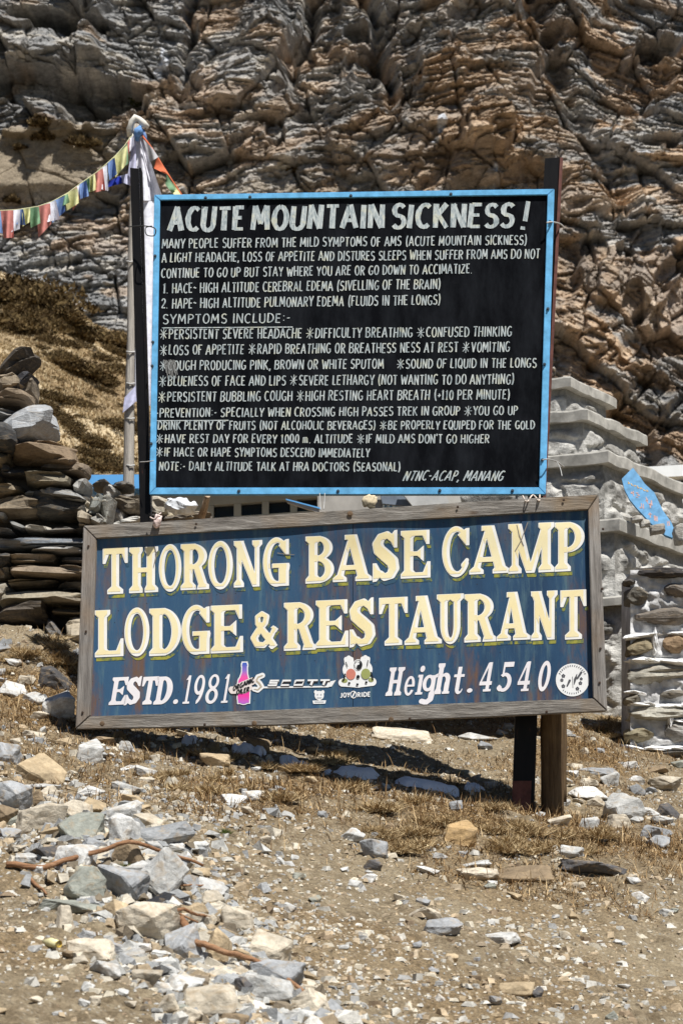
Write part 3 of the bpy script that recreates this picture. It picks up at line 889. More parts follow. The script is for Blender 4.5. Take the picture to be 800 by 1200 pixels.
def straw():
    rg = np.random.default_rng(12)
    n = 230000
    d = rg.uniform(7.2, 13.0, n); x = rg.uniform(-0.20, 0.20, n) * d
    li = litter(x, d)
    keep = rg.uniform(0, 1, n) < (0.06 + 0.9 * li) * 0.75
    x = x[keep]; d = d[keep]; n = len(x)
    z = ground_z(x, d)
    a = rg.uniform(0, 2 * np.pi, n); el = np.abs(rg.normal(0, 0.35, n)) + 0.03
    up = rg.uniform(0, 1, n) < 0.08; el[up] = rg.uniform(0.7, 1.3, up.sum())
    L = rg.uniform(0.012, 0.05, n) * (1 + 0.8 * up); W = rg.uniform(0.0008, 0.002, n)
    dx = np.cos(a) * np.cos(el); dy = np.sin(a) * np.cos(el); dz = np.sin(el)
    D = np.stack([dx, dy, dz], 1) * L[:, None]
    S = np.stack([-np.sin(a), np.cos(a), np.zeros(n)], 1) * W[:, None]
    p0 = np.stack([x, d, z + 0.001], 1); mid = p0 + D * 0.5 + np.array([0, 0, 1]) * (L * 0.12)[:, None]
    V = np.stack([p0 - S, p0 + S, mid + S, mid - S, p0 + D], 1).reshape(-1, 3)
    b = np.arange(n)[:, None] * 5
    F1 = np.concatenate([b + np.array([[0, 1, 2]]), b + np.array([[0, 2, 3]]), b + np.array([[3, 2, 4]])], 0)
    s = np.repeat(rg.uniform(0, 1, n), 5)
    m = shrub_material('dead_straw', (0.08, 0.044, 0.02), (0.25, 0.155, 0.07), (0.54, 0.40, 0.225))
    me = npmesh('dead_grass', V, F1, m, False, {'col': np.stack([s] * 3, 1)})
    o = link('dead_grass', me); tag(o, 'dead straw and roots matted on the soil round the posts', 'dead grass', kind='stuff')
straw()

# dead tufts that stand up in clumps, a few sprigs of green
def tufts():
    m = shrub_material('pale_straw_tuft', (0.16, 0.10, 0.045), (0.38, 0.27, 0.14), (0.60, 0.48, 0.29))
    mg = shrub_material('green_sprout', (0.06, 0.09, 0.02), (0.12, 0.16, 0.04), (0.2, 0.2, 0.08))
    for kind in range(4):
        pass
    vs_ = []
    for k in range(4):
        V, F, S = shrub_mesh('t', 520, 0.55, 0.30, 0.42, None, 300 + k, 0.035)
        S = np.repeat(S, 3)
        vs_.append((npmesh('grass_tuft', V, F, m, False, {'col': np.stack([S] * 3, 1)}), npmesh('grass_tuft', V, F, mg, False, {'col': np.stack([S] * 3, 1)})))
    rd = random.Random(8)
    spots = [(rd.uniform(430, 580), rd.uniform(935, 1000), 'in the brown tussock mound left of the posts') for _ in range(17)] + [(rd.uniform(580, 720), rd.uniform(962, 1003), 'in the brown tussock mound in front of the posts') for _ in range(17)]
    spots += [(rd.uniform(150, 420), rd.uniform(885, 940), 'in the straw below the left half of the lodge sign') for _ in range(26)]
    spots += [(rd.uniform(698, 735), rd.uniform(825, 880), 'on the bank between the lodge sign and mortared wall') for _ in range(9)]
    spots += [(rd.uniform(0, 95), rd.uniform(752, 790), 'at the foot of the dry stone wall') for _ in range(12)]
    for i, (px, py, where) in enumerate(spots):
        p = hit(px, py)
        o = link('grass_tuft', vs_[i % 4][0], None, None, (p.x, p.y, p.z - 0.006))
        s = rd.uniform(0.05, 0.12); o.scale = (s * 1.5, s * 1.2, s * 0.7); o.rotation_euler = (0, 0, rd.uniform(0, 6))
        where += ', upper edge' if (py < 905 if 'left half' in where else py < 965) else ', lower edge' if ('left half' in where and py > 925) or py > 985 else ''
        tag(o, 'dry straw tuft ' + where, 'grass tuft', 'straw tufts ' + where)
    for i, (px, py, lab) in enumerate([(30, 1017, 'green sprout beside the left end of the long stick'), (140, 1015, 'green sprout among the blocks in the heap'), (262, 976, 'faint green grass patch right of the slate slab'), (90, 958, 'tiny green sprout under the tan lens stone')]):
        p = hit(px, py)
        o = link('green_sprout', vs_[i % 4][1], None, None, (p.x, p.y, p.z - 0.004))
        o.scale = (0.05, 0.04, 0.03); tag(o, lab, 'grass tuft')
tufts()

# snow left in the shade
M_SNOW = flat('old_snow', (0.80, 0.82, 0.86), 0.7, 0.06, 40, 0.2, 0.5)
def snow(px, py, w, h, lab, seed):
    p = hit(px, py); s = p.y / 2400
    W = w * s / 2; D = max(h * s * 2.2, 0.05)
    nu, nv = 30, 12
    V = []
    for j in range(nv):
        for i in range(nu):
            a = i / (nu - 1) * 2 - 1; b = j / (nv - 1) * 2 - 1
            x = p.x + a * W; y = p.y + 0.3 * a * W * 0.3 + b * D
            e = 1 - (a * a) ** 1.5 - b * b + 0.55 * float(vn(a * 3.3 + seed, b * 1.7, seed))
            z = float(gz(x, y) + 0.045 * fbm(x / 0.9, y / 0.9, 301, 4)) + 0.035 * (min(max(e, -0.6), 0.8)) + 0.004
            V.append((x, y, z))
    o = mk('snow_patch', V, [tuple(int(q) for q in f) for f in gridfaces(nu, nv)], M_SNOW, None, True)
    tag(o, lab, 'snow')
snow(292, 881, 40, 12, 'leftmost snow patch in the shade under the lodge sign', 1)
snow(345, 896, 34, 9, 'small snow patch second from left in the sign\'s shadow', 2)
snow(413, 909, 66, 9, 'snow strip in the middle of the sign\'s shadow', 3)
snow(500, 920, 74, 9, 'longest snow strip in the shadow left of the black post', 4)
snow(556, 925, 26, 6, 'short snow strip just left of the black post foot', 5)
snow(225, 868, 24, 8, 'snow crumbs close under the bottom rail of the lodge sign', 6)

# sticks
M_STICK = wood_mat('red_brown_bark', (0.13, 0.06, 0.03), (0.30, 0.16, 0.085), (0.44, 0.27, 0.16), 'x')
def stick(pts, rad, lab, name='stick'):
    path = []
    for px, py, lift in pts:
        p = hit(px, py); path.append((p.x, p.y, p.z + lift))
    # smooth it
    fine = []
    for i in range(len(path) - 1):
        for k in range(4):
            t = k / 4
            fine.append(Vector(path[i]).lerp(Vector(path[i + 1]), t) + Vector((0, 0, 0.003 * math.sin(i * 4 + k * 1.7))))
    fine.append(Vector(path[-1]))
    rr = [rad * (1 - 0.55 * i / (len(fine) - 1)) for i in range(len(fine))]
    V, F = tube(fine, rr, 7)
    o = mk(name, V, F, M_STICK, None, True); tag(o, lab, 'stick')
stick([(8, 1017, 0.01), (50, 1024, 0.02), (100, 1022, 0.05), (150, 1021, 0.09), (200, 1023, 0.06), (238, 1022, 0.02)], 0.010, 'long red-brown stick lying across the rubble heap')
stick([(212, 1103, 0.06), (228, 1125, 0.05), (250, 1134, 0.05), (285, 1143, 0.05), (330, 1158, 0.04), (369, 1180, 0.01)], 0.011, 'curved red-brown branch on the stones at bottom centre')
stick([(150, 1090, 0.06), (185, 1096, 0.06), (215, 1092, 0.06), (246, 1088, 0.03)], 0.008, 'splintered brown stick lying on the largest cream boulder')
stick([(165, 1102, 0.06), (190, 1092, 0.065), (232, 1098, 0.04)], 0.006, 'thin twig crossing the splintered stick')
stick([(32, 1032, 0.01), (45, 1042, 0.01), (55, 1052, 0.01)], 0.007, 'short brown stick end below the long stick at left')
stick([(195, 1046, 0.02), (225, 1044, 0.02), (262, 1048, 0.02)], 0.004, 'thin twig right of the tallest grey block')
# discarded yellow-white wrapper
M_WRAP = flat('yellowed_plastic', (0.72, 0.66, 0.36), 0.45, 0.15, 60, 0.5)
p = hit(60, 1112)
V, F = tube([p + Vector((-0.022, 0.03, 0.012)), p + Vector((0, 0, 0.016)), p + Vector((0.022, -0.028, 0.014))], [0.011, 0.013, 0.010], 9)
wr = empty('wrapper', p, 'crumpled yellow and white wrapper roll on the dirt at lower left', 'litter')
mk('tube', V, F, M_WRAP, wr, True)
V, F = tube([p + Vector((0.021, -0.027, 0.014)), p + Vector((0.026, -0.033, 0.014))], [0.008, 0.0095], 9, False)
mk('torn_end', V, F, flat('ochre_inside', (0.5, 0.36, 0.08), 0.6), wr, True)

# ------------------------------------------------------------------ blocks shaped one by one for the walls
def block(seed, n=9, cuts=0.16, grooves=0.0, square=0.42):
    """unit stone: rounded box with broken faces and, if asked, slaty layers"""
    u = np.linspace(-1, 1, n)
    A, B = np.meshgrid(u, u)
    fs = []; V = []
    for ax_ in range(3):
        for sg in (-1, 1):
            q = np.zeros((n * n, 3)); q[:, ax_] = sg
            q[:, (ax_ + 1) % 3] = A.ravel(); q[:, (ax_ + 2) % 3] = (B * sg).ravel()
            V.append(q); fs.append(gridfaces(n, n) + n * n * (len(V) - 1))
    V = np.concatenate(V); F = np.concatenate(fs)
    L = np.linalg.norm(V, axis=1)[:, None]
    S = V / L
    e = square
    S2 = np.sign(S) * np.abs(S) ** e
    S2 = S2 / np.max(np.abs(S2), axis=1)[:, None] * (0.86 + 0.14 * (1 - (np.linalg.norm(S2, axis=1)[:, None] / np.max(np.abs(S2), axis=1)[:, None] - 1) / 0.74))
    co = S2 * 0.5
    k = vn3(co * 3.1 + seed * 7.3, seed) * cuts + vn3(co * 8.0 + seed, seed + 9) * cuts * 0.45
    co = co * (1 + k[:, None])
    # a couple of broken corners
    rd = random.Random(seed)
    for _ in range(9):
        nrm = np.array([rd.choice([-1, 1]) * rd.uniform(.3, 1), rd.uniform(-1, -0.1), rd.choice([-1, 1]) * rd.uniform(.3, 1)]); nrm /= np.linalg.norm(nrm)
        lim = rd.uniform(0.38, 0.56)
        over = np.maximum(co @ nrm - lim, 0)
        co = co - over[:, None] * nrm * 0.9
    if grooves:
        gq = vn(co[:, 2] * grooves + vn(co[:, 0] * 1.6, co[:, 2] * 3, seed) * 1.2, co[:, 0] * 0.6 + seed, seed + 5)
        co[:, 1] += 0.14 * gq * (co[:, 1] < 0); co[:, 0] *= 1 + 0.04 * gq
    return co, F

def wall_stone(parent, px, py, w, h, Y, col, seed, rot=0.0, depth=0.3, grooves=0.0, name='stone', square=0.42, cuts=0.16, mat=None, n=12):
    co, F = block(seed, n, cuts, grooves, square)
    c = P(px, py, Y); s = Y / 2400.0
    co = co * np.array([w * s * 1.05, depth, h * s * 1.1])
    cr, sr = math.cos(rot), math.sin(rot)
    x = co[:, 0] * cr - co[:, 2] * sr; z = co[:, 0] * sr + co[:, 2] * cr
    co = np.stack([x, co[:, 1], z], 1)
    me = npmesh(name, co, F, mat or M_ROCK, False)
    # weld the six patches
    bm = bmesh.new(); bm.from_mesh(me); bmesh.ops.remove_doubles(bm, verts=bm.verts, dist=1e-4); bm.to_mesh(me); bm.free()
    loc = Vector((c.x, c.y + depth * 0.5, c.z))
    o = link(name, me, None, parent, loc - (absloc(parent) if parent else Vector((0, 0, 0))))
    kk = 0.72 if parent is not None else 0.95
    o.color = (col[0] * kk, col[1] * kk, col[2] * kk, 1)
    return o

def core(parent, pts, Y0, Y1, mat, name='rubble_core', res=0.05, amp=0.03, seed=0):
    """solid infill behind the stones: outline in photo pixels, real thickness Y0..Y1"""
    front = [P(x, y, Y0) for x, y in pts]
    off = absloc(parent)
    n = len(front)
    bm = bmesh.new()
    a = [bm.verts.new(v - off) for v in front]
    b = [bm.verts.new(v + Vector((0, Y1 - Y0, 0)) - off) for v in front]
    f1 = bm.faces.new(a); bm.faces.new(b[::-1])
    for i in range(n): bm.faces.new((a[i], b[i], b[(i + 1) % n], a[(i + 1) % n]))
    bmesh.ops.recalc_face_normals(bm, faces=bm.faces)
    me = bpy.data.meshes.new(name); bm.to_mesh(me); bm.free()
    return link(name, me, mat, parent)

# ------------------------------------------------------------------ dry stone wall at the left
M_DARK = flat('gap_shade_fill', (0.075, 0.062, 0.05), 0.95, 0.4, 25, 0.1, 0.8)  # near-black core, so the shade in the gaps sits in its colour
BR = (0.30, 0.235, 0.17); TN = (0.40, 0.325, 0.235); DK = (0.10, 0.098, 0.095); GY = (0.30, 0.30, 0.29); SL = (0.20, 0.215, 0.235); PL = (0.50, 0.48, 0.44); WH = (0.66, 0.67, 0.68)
lw = empty('dry_stone_wall', P(40, 745, 10.6), 'high dry stone wall of stacked brown and grey slabs at left', 'wall')
core(lw, [(-260, 420), (-20, 440), (20, 470), (50, 520), (92, 560), (104, 590), (104, 650), (190, 655), (190, 790), (-260, 790)], 10.78, 11.5, M_DARK)
LW = [  # px, py, w, h, col, rot(deg), grooves, dY
 (14, 421, 56, 20, (0.12, 0.105, 0.09), -38, 3, 0.10), (22, 441, 34, 14, (0.09, 0.09, 0.10), -48, 5, 0.04), (6, 442, 36, 21, TN, 2, 0, 0.0), (12, 458, 42, 15, (0.36, 0.28, 0.20), -3, 3, -0.02), (28, 452, 18, 26, (0.30, 0.25, 0.19), 0, 0, 0.12),
 (24, 493, 70, 38, (0.50, 0.515, 0.53), -16, 0, -0.03), (0, 508, 42, 36, (0.10, 0.10, 0.10), 0, 3, -0.10), (46, 525, 76, 26, (0.29, 0.215, 0.145), 5, 5, -0.06), (-2, 533, 26, 25, (0.48, 0.40, 0.28), 0, 0, 0.0),
 (69, 543, 60, 18, (0.27, 0.215, 0.16), -2, 4, 0.02), (54, 559, 58, 16, (0.30, 0.265, 0.20), 4, 5, -0.02), (20, 551, 40, 12, DK, 3, 3, 0.05), (4, 570, 40, 12, (0.42, 0.35, 0.25), -3, 3, 0.0), (34, 575, 22, 9, (0.60, 0.54, 0.44), 8, 0, 0.02), (8, 549, 20, 12, DK, 0, 0, 0.06),
 (67, 590, 68, 36, (0.115, 0.11, 0.10), 4, 2, 0.0), (68, 576, 56, 12, (0.36, 0.36, 0.35), 6, 6, -0.03), (16, 590, 62, 26, (0.25, 0.205, 0.15), -5, 2, -0.02), (91, 566, 16, 22, (0.52, 0.51, 0.48), 25, 0, 0.0), (2, 602, 14, 10, PL, 0, 0, 0.02),
 (110, 588, 16, 30, (0.36, 0.37, 0.34), 14, 4, -0.02), (120, 592, 14, 36, (0.33, 0.325, 0.29), 10, 4, 0.03), (101, 592, 12, 18, (0.56, 0.50, 0.40), -20, 0, 0.03), (99, 604, 20, 14, (0.50, 0.43, 0.33), 10, 0, -0.05), (112, 606, 16, 16, (0.38, 0.37, 0.34), 35, 3, -0.03), (96, 612, 12, 10, (0.5, 0.42, 0.32), 0, 0, 0.0),
 (20, 614, 26, 9, GY, 20, 3, 0.0), (5, 621, 26, 8, (0.2, 0.2, 0.2), 6, 4, 0.0), (42, 617, 34, 9, (0.62, 0.58, 0.50), 2, 3, -0.04), (72, 619, 44, 10, (0.2, 0.185, 0.17), -2, 5, 0.0), (97, 621, 26, 10, (0.16, 0.15, 0.14), 0, 4, 0.04),
 (52, 633, 124, 13, (0.24, 0.26, 0.285), -1, 9, -0.04), (10, 636, 60, 13, (0.28, 0.29, 0.31), 3, 8, -0.02), (64, 642, 66, 7, (0.42, 0.41, 0.39), 0, 8, -0.05),
 (30, 652, 66, 14, (0.36, 0.295, 0.22), 2, 3, -0.03), (84, 653, 36, 10, (0.19, 0.175, 0.16), 0, 7, 0.02), (-10, 652, 30, 14, BR, 0, 3, 0.0),
 (54, 668, 96, 13, (0.36, 0.285, 0.21), 3, 5, -0.06), (84, 666, 40, 10, (0.44, 0.36, 0.28), 4, 6, -0.07), (-4, 668, 30, 16, (0.30, 0.27, 0.22), 0, 0, 0.0),
 (38, 683, 60, 9, (0.26, 0.22, 0.16), -3, 6, 0.0), (82, 684, 36, 11, (0.16, 0.145, 0.125), 0, 3, 0.0), (0, 690, 24, 20, (0.42, 0.38, 0.31), 10, 0, 0.0),
 (48, 697, 110, 16, (0.42, 0.37, 0.28), -1, 6, -0.06), (80, 702, 50, 9, (0.34, 0.29, 0.22), 0, 5, -0.04),
 (20, 720, 66, 30, (0.125, 0.105, 0.085), -2, 0, -0.03), (78, 714, 42, 9, (0.26, 0.215, 0.15), 3, 4, 0.0), (90, 737, 30, 38, (0.58, 0.50, 0.38), -6, 0, -0.02), (60, 738, 16, 30, (0.22, 0.21, 0.2), -38, 4, -0.04), (5, 741, 44, 14, (0.40, 0.33, 0.25), -3, 3, -0.08), (42, 745, 30, 12, (0.2, 0.17, 0.13), 0, 0, 0.0), (70, 752, 30, 14, (0.15, 0.12, 0.09), 0, 0, 0.0),
]
for i, (px, py, w, h, col, rot, gr, dy) in enumerate(LW):
    wall_stone(lw, px, py, w, h, 10.58 + dy, col, i + 1, R(-rot) if rot > 0 else R(-rot), 0.34, gr + 2, 'stone', 0.26 if h < 20 else 0.36, 0.13, None, 18 if w > 50 else 12)
rw = random.Random(77)
def infill(x0, x1, y0, y1, seed):
    y = y0; s = seed
    while y < y1:
        h = rw.uniform(9, 19); x = x0
        while x < x1:
            w = rw.uniform(24, 66)
            c = rw.choice([BR, TN, DK, GY, SL, (0.36, 0.28, 0.2)])
            wall_stone(lw, x + w / 2, y + h / 2, w * 0.98, h * 0.95, 10.62 + rw.uniform(-.05, .06), c, s, rw.uniform(-.05, .05), 0.32, 4, 'stone', 0.4, 0.15, None, 8)
            x += w; s += 1
        y += h
infill(-250, -22, 440, 760, 200)
infill(100, 180, 618, 760, 400)

# rubble spilling behind the signs: single lumps
rub = [(128, 575, 20, 22, PL, 'pale shard on the rubble bank left of the flag pole foot'), (142, 566, 26, 10, DK, 'dark slate atop the rubble right beside the blue roof'), (150, 590, 34, 20, (0.2, 0.17, 0.13), 'dark brown lump at the foot of the flag pole'),
       (136, 600, 22, 24, (0.5, 0.47, 0.42), 'pale grey lump between the flag pole and sign rail'), (118, 566, 24, 10, (0.17, 0.16, 0.15), 'flat dark slate left of the flag pole foot'), (152, 608, 40, 10, (0.55, 0.54, 0.5), 'pale flat stone above the sign\'s top left rail'),
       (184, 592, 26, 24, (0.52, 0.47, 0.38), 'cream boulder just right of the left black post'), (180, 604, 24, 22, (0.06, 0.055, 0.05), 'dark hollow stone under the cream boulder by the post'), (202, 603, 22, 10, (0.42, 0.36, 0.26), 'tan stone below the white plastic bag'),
       (232, 603, 24, 10, (0.3, 0.26, 0.2), 'brown stone left of the first lodge window'), (218, 607, 60, 16, (0.16, 0.14, 0.12), 'dark long rock behind the top rail under the bag')]
for i, (px, py, w, h, col, lab) in enumerate(rub):
    o = wall_stone(None, px, py, w, h, 11.6, col, 500 + i, 0.1 * (i % 3 - 1), 0.25, 2, 'rock', 0.45, 0.16, None, 11)
    tag(o, lab, 'stone')
# earth bank the rubble sits on, behind the sign
bk = []
bx = np.linspace(40, 660, 60); by = np.linspace(0, 1, 14)
for t in by:
    for x in bx:
        top = np.interp(x, [40, 100, 170, 240, 300, 660], [606, 610, 606, 612, 640, 660])
        py = top + (1 - math.cos(t * math.pi / 2)) * 0 + (1 - t) * 150
        q = P(float(x), float(py), 11.0 + 1.4 * t)
        q.z += 0.05 * float(fbm(x / 20, t * 5, 15))
        bk.append(q)
o = mk('earth_bank', bk, [tuple(int(q) for q in f) for f in gridfaces(60, 14)], flat('bank_earth', (0.24, 0.18, 0.115), 0.95, 0.4, 20, 0.1, 0.8), None, True)
o['kind'] = 'structure'
# white plastic bag
V = []
co, F = block(901, 16, 0.34, 0, 0.8)
c = P(214, 593, 11.5)
Vb = [(c.x + a[0] * 0.16, c.y + a[1] * 0.12, c.z + a[2] * 0.085 + 0.012 * float(vn(a[0] * 7, a[2] * 7, 5))) for a in co]
o = mk('plastic_bag', Vb, [tuple(int(q) for q in f) for f in F], flat('white_plastic', (0.74, 0.77, 0.80), 0.35, 0.08, 40, 0.5, 0.6), None, True)
tag(o, 'crumpled white plastic bag on the rubble between the two boards', 'bag')
V, F = tube([P(236, 606, 11.55), P(240, 594, 11.5), P(243, 581, 11.45)], [0.022, 0.02, 0.017], 8)
o = mk('wood_stub', V, F, wood_mat('splintered_wood', (0.16, 0.09, 0.05), (0.40, 0.28, 0.18), (0.6, 0.48, 0.36), 'z'), None, False)
tag(o, 'short broken wooden stub standing right of the white bag', 'stick')

# ------------------------------------------------------------------ stepped monument of slabs and cemented rubble
M_SLAB = flat('cement_slab', (0.37, 0.355, 0.32), 0.9, 0.35, 11, 0.15, 0.9)
M_CEM = attr_mat('cemented_rubble', 'col', 1, 0.8, 0.03, 0.28, 0.95, (5, 30))
rdv = Vector((0.5, 0.866, 0)); ldv = Vector((-0.866, 0.5, 0)); outv = (rdv + ldv).normalized() * -1
mon = empty('stepped_monument', (2.2, 14.2, 2.5), 'tall stepped cement monument with projecting slabs, right of the boards', 'monument')
def quadslab(c, la, lb, ztop, th, name, seed, mat=M_SLAB):
    n = 24; m = 20
    off = absloc(mon); V = []; F = []
    rim = [c + rdv * (la * i / n) for i in range(n)] + [c + rdv * la + ldv * (lb * i / m) for i in range(m)] + \
          [c + ldv * lb + rdv * (la * (n - i) / n) for i in range(n)] + [c + ldv * (lb * (m - i) / m) for i in range(m)]
    N = len(rim)
    ctr = c + rdv * la * .5 + ldv * lb * .5
    for lev, (z, ins) in enumerate([(ztop, 0.012), (ztop - 0.012, 0), (ztop - th, 0.0), (ztop - th, 0.02)]):
        for i, q in enumerate(rim):
            w = 0.006 * float(vn(i * 0.45, seed + lev * 0.3, 3)) + 0.002 * float(vn(i * 3.1, seed + lev, 4))
            d = (ctr - q).normalized()
            V.append(Vector((q.x, q.y, z + 0.008 * float(vn(i * 0.4, seed, 5)))) + d * (ins + w))
    for l in range(3):
        for i in range(N):
            j = (i + 1) % N
            F.append((l * N + i, l * N + j, (l + 1) * N + j, (l + 1) * N + i)[::-1])
    F.append(tuple(range(N))); F.append(tuple(3 * N + i for i in range(N))[::-1])
    me = bpy.data.meshes.new(name); me.from_pydata([v - off for v in V], [], F); me.update()
    return link(name, me, mat, mon)
def roughface(c, d, length, zt, zb, nrm, seed, name='rubble_face'):
    nu = max(8, int(length / 0.012)); nv = max(8, int((zt - zb) / 0.011))
    u = np.linspace(0, length, nu); v = np.linspace(zt, zb, nv)
    U, Vv = np.meshgrid(u, v)
    n1 = fbm(U / 0.16 + seed, Vv / 0.10, seed, 4)
    r1, r2, r3, dx_, dy_, ed = cells(U / 0.34 + seed + 0.25 * n1, Vv / 0.17 + 0.25 * n1, seed)
    stn = sst(0.02, 0.30, ed) * (0.45 + 0.75 * r1)
    band = sst(zt - 0.13 - 0.06 * vn(u / 0.2, 0.0, seed)[None, :], zt - 0.05, Vv)
    D = (0.014 * n1 + 0.030 * stn + 0.012) * (1 - band) + 0.004 * n1 + 0.004
    D = D * sst(0.0, 0.07, U)
    X = c.x + d.x * U + nrm.x * D; Y = c.y + d.y * U + nrm.y * D
    off = absloc(mon)
    co = np.stack([X - off.x, Y - off.y, Vv - off.z], -1).reshape(-1, 3)
    sm = np.clip(sst(-0.25, 0.15, fbm(U / 0.20 + 4, Vv / 0.15, seed + 3, 3)) + 0.5 * sst(0.16, 0.05, ed), 0, 1)
    a = np.array([0.25, 0.24, 0.22]) * (0.6 + 0.8 * r2[..., None]); b = np.array([0.50, 0.485, 0.45]); e = np.array([0.27, 0.26, 0.235])
    col = a * (1 - sm[..., None]) + b * sm[..., None]
    col = col * (1 - band[..., None]) + e * band[..., None]  # darker grey under each slab: its shade painted into the face colour
    me = npmesh(name, co, gridfaces(nu, nv), M_CEM, False, {'col': col.reshape(-1, 3)})
    return link(name, me, None, mon)
levels = [(440, 668, 0.84, 0.80), (478, 688, 1.10, 1.0), (527, 712, 1.62, 1.2), (607, 725, 2.1, 1.5), (697, 734, 2.5, 1.7)]
tiers = []
for i, (py, px, la, lb) in enumerate(levels):
    Y = 14.0 - 0.27 * i
    c = P(px, py, Y)
    tiers.append((c, la, lb))
for i, (c, la, lb) in enumerate(tiers):
    quadslab(c, la, lb, c.z, (0.075, 0.08, 0.085, 0.085, 0.06)[i], 'slab', i * 5.0)
    zt = c.z - 0.06
    zb = tiers[i + 1][0].z - 0.03 if i + 1 < len(tiers) else 2.3
    ins = 0.07
    cc = c - outv * ins * 1.3
    roughface(cc, rdv, la - 0.14, zt, zb, Vector((0.866, -0.5, 0)), i * 11 + 1)
    roughface(cc, ldv, lb - 0.14, zt, zb, Vector((-0.5, -0.866, 0)), i * 11 + 5)
    # solid body behind the faces
    off = absloc(mon)
    q = cc - outv * 0.003
    rim = [q, q + rdv * (la - 0.2), q + rdv * (la - 0.2) + ldv * (lb - 0.2), q + ldv * (lb - 0.2)]
    V = [Vector((a.x, a.y, zb)) - off for a in rim] + [Vector((a.x, a.y, zt)) - off for a in rim]
    me = bpy.data.meshes.new('rubble_core'); me.from_pydata(V, [], BOXF); me.update()
    link('rubble_core', me, M_SLAB, mon)
    # proud cemented stones
    rd = random.Random(60 + i)
    for side, dvec, L_, nrm in ((0, rdv, la, Vector((0.866, -0.5, 0))), (1, ldv, lb, Vector((-0.5, -0.866, 0)))):
        for k in range(int(L_ / 0.8)):
            co, F = block(700 + i * 20 + k + side * 9, 9, 0.25, 0, 0.6)
            w, h = rd.uniform(0.14, 0.24), rd.uniform(0.08, 0.15)
            cpt = cc + dvec * (0.22 + k * 0.6 + rd.uniform(0, 0.08)) + nrm * 0.0
            z = zb + (zt - zb - 0.14) * rd.uniform(0.25, 0.75)
            ang = math.atan2(dvec.y, dvec.x)
            co = co * np.array([w, 0.13, h])
            x = co[:, 0] * math.cos(ang) - co[:, 1] * math.sin(ang); y = co[:, 0] * math.sin(ang) + co[:, 1] * math.cos(ang)
            me = npmesh('stone', np.stack([x, y, co[:, 2]], 1), F, M_ROCK, False)
            o = link('stone', me, None, mon, Vector((cpt.x, cpt.y, z)) - off)
            o.color = (*rd.choice([(0.28, 0.27, 0.25), (0.40, 0.385, 0.355), (0.20, 0.195, 0.18)]), 1)

# fallen blue board leaning on the monument's fourth slab
M_BLUEB = flat('faded_blue_paint', (0.11, 0.27, 0.45), 0.7, 0.25, 25, 0.2)
M_REDT = flat('faded_red_lettering', (0.42, 0.27, 0.25), 0.7, 0.3, 60)
M_ORT = flat('orange_lettering', (0.55, 0.36, 0.14), 0.7, 0.3, 60)
bb = empty('fallen_signboard', P(760, 612, 13.1), 'small faded blue arrow board with red letters leaning on the stepped monument', 'sign')
def leanY(px, py): return 12.98 + 0.0035 * (630 - py) - 0.001 * (px - 760) + 0.10
outl = [(741, 548), (748, 557), (755, 567), (766, 577), (776, 598), (786, 612), (790, 622), (787, 630), (779, 627), (763, 614), (746, 596), (737, 585), (731, 573), (728, 561)]
fr = [P(x, y, leanY(x, y)) for x, y in outl]
nn = (fr[4] - fr[0]).cross(fr[12] - fr[0]).normalized()
if nn.y > 0: nn = -nn
n_ = len(fr)
mk('board', fr + [q - nn * 0.022 for q in fr], [tuple(range(n_))[::-1], tuple(range(n_, 2 * n_))] + [(i, (i + 1) % n_, n_ + (i + 1) % n_, n_ + i) for i in range(n_)], M_BLUEB, bb)
def on_lean(px, py, off=0.002):
    d = ray(px, py); o_ = Vector((0, 0, CAMZ)); q0 = fr[0] + nn * off
    return o_ + d * ((q0 - o_).dot(nn) / d.dot(nn))
def bar(px0, py0, px1, py1, w, V, F):
    dx, dy = px1 - px0, py1 - py0; l = math.hypot(dx, dy) or 1
    nx, ny = -dy / l * w / 2, dx / l * w / 2
    b = len(V)
    V += [on_lean(px0 + nx, py0 + ny), on_lean(px1 + nx, py1 + ny), on_lean(px1 - nx, py1 - ny), on_lean(px0 - nx, py0 - ny)]
    F.append((b, b + 1, b + 2, b + 3))
V = []; F = []
for k in range(7):
    x = 735.5 + k * 3.6; y = 565.5 + k * 1.55
    bar(x, y - 1.2 + (k % 3) * 0.5, x + 0.4, y + 1.6, 0.9, V, F); bar(x, y + (k % 2), x + 2.2, y + 0.9 + (k % 2), 0.9, V, F)
mk('lettering', V, F, M_ORT, bb)
V = []; F = []
for k_, (x, y) in enumerate([(740, 577), (747.5, 580), (756, 584.5), (762, 592), (752, 595), (760, 601), (768, 606), (783, 614), (781, 621)]):
    r_ = random.Random(k_)
    for z_ in range(3):
        ax_, ay_ = x + r_.uniform(-2, 2), y + r_.uniform(-3, 3)
        if r_.random() < 0.6: bar(ax_, ay_ - 3, ax_ + 0.6, ay_ + 3, r_.uniform(0.8, 1.8), V, F)
        else: bar(ax_ - 1.5, ay_, ax_ + 1.5, ay_ + 0.8, r_.uniform(0.8, 1.6), V, F)
mk('lettering', V, F, M_REDT, bb)
for i, (px, py, w, h, lab) in enumerate([(747, 607, 14, 8, 'grey chip wedged under the fallen blue board'), (756, 612, 12, 9, 'pale chip on the slab below the fallen blue board'), (771, 619, 18, 11, 'brown-grey stone propping the fallen blue board'), (796, 626, 14, 22, 'white lump right of the fallen blue board')]):
    o = wall_stone(None, px, py, w, h, 12.95, (0.42, 0.40, 0.36) if i != 2 else (0.28, 0.26, 0.23), 930 + i, 0.15, 0.08, 0, 'rock', 0.45, 0.18, None, 8)
    tag(o, lab, 'stone')

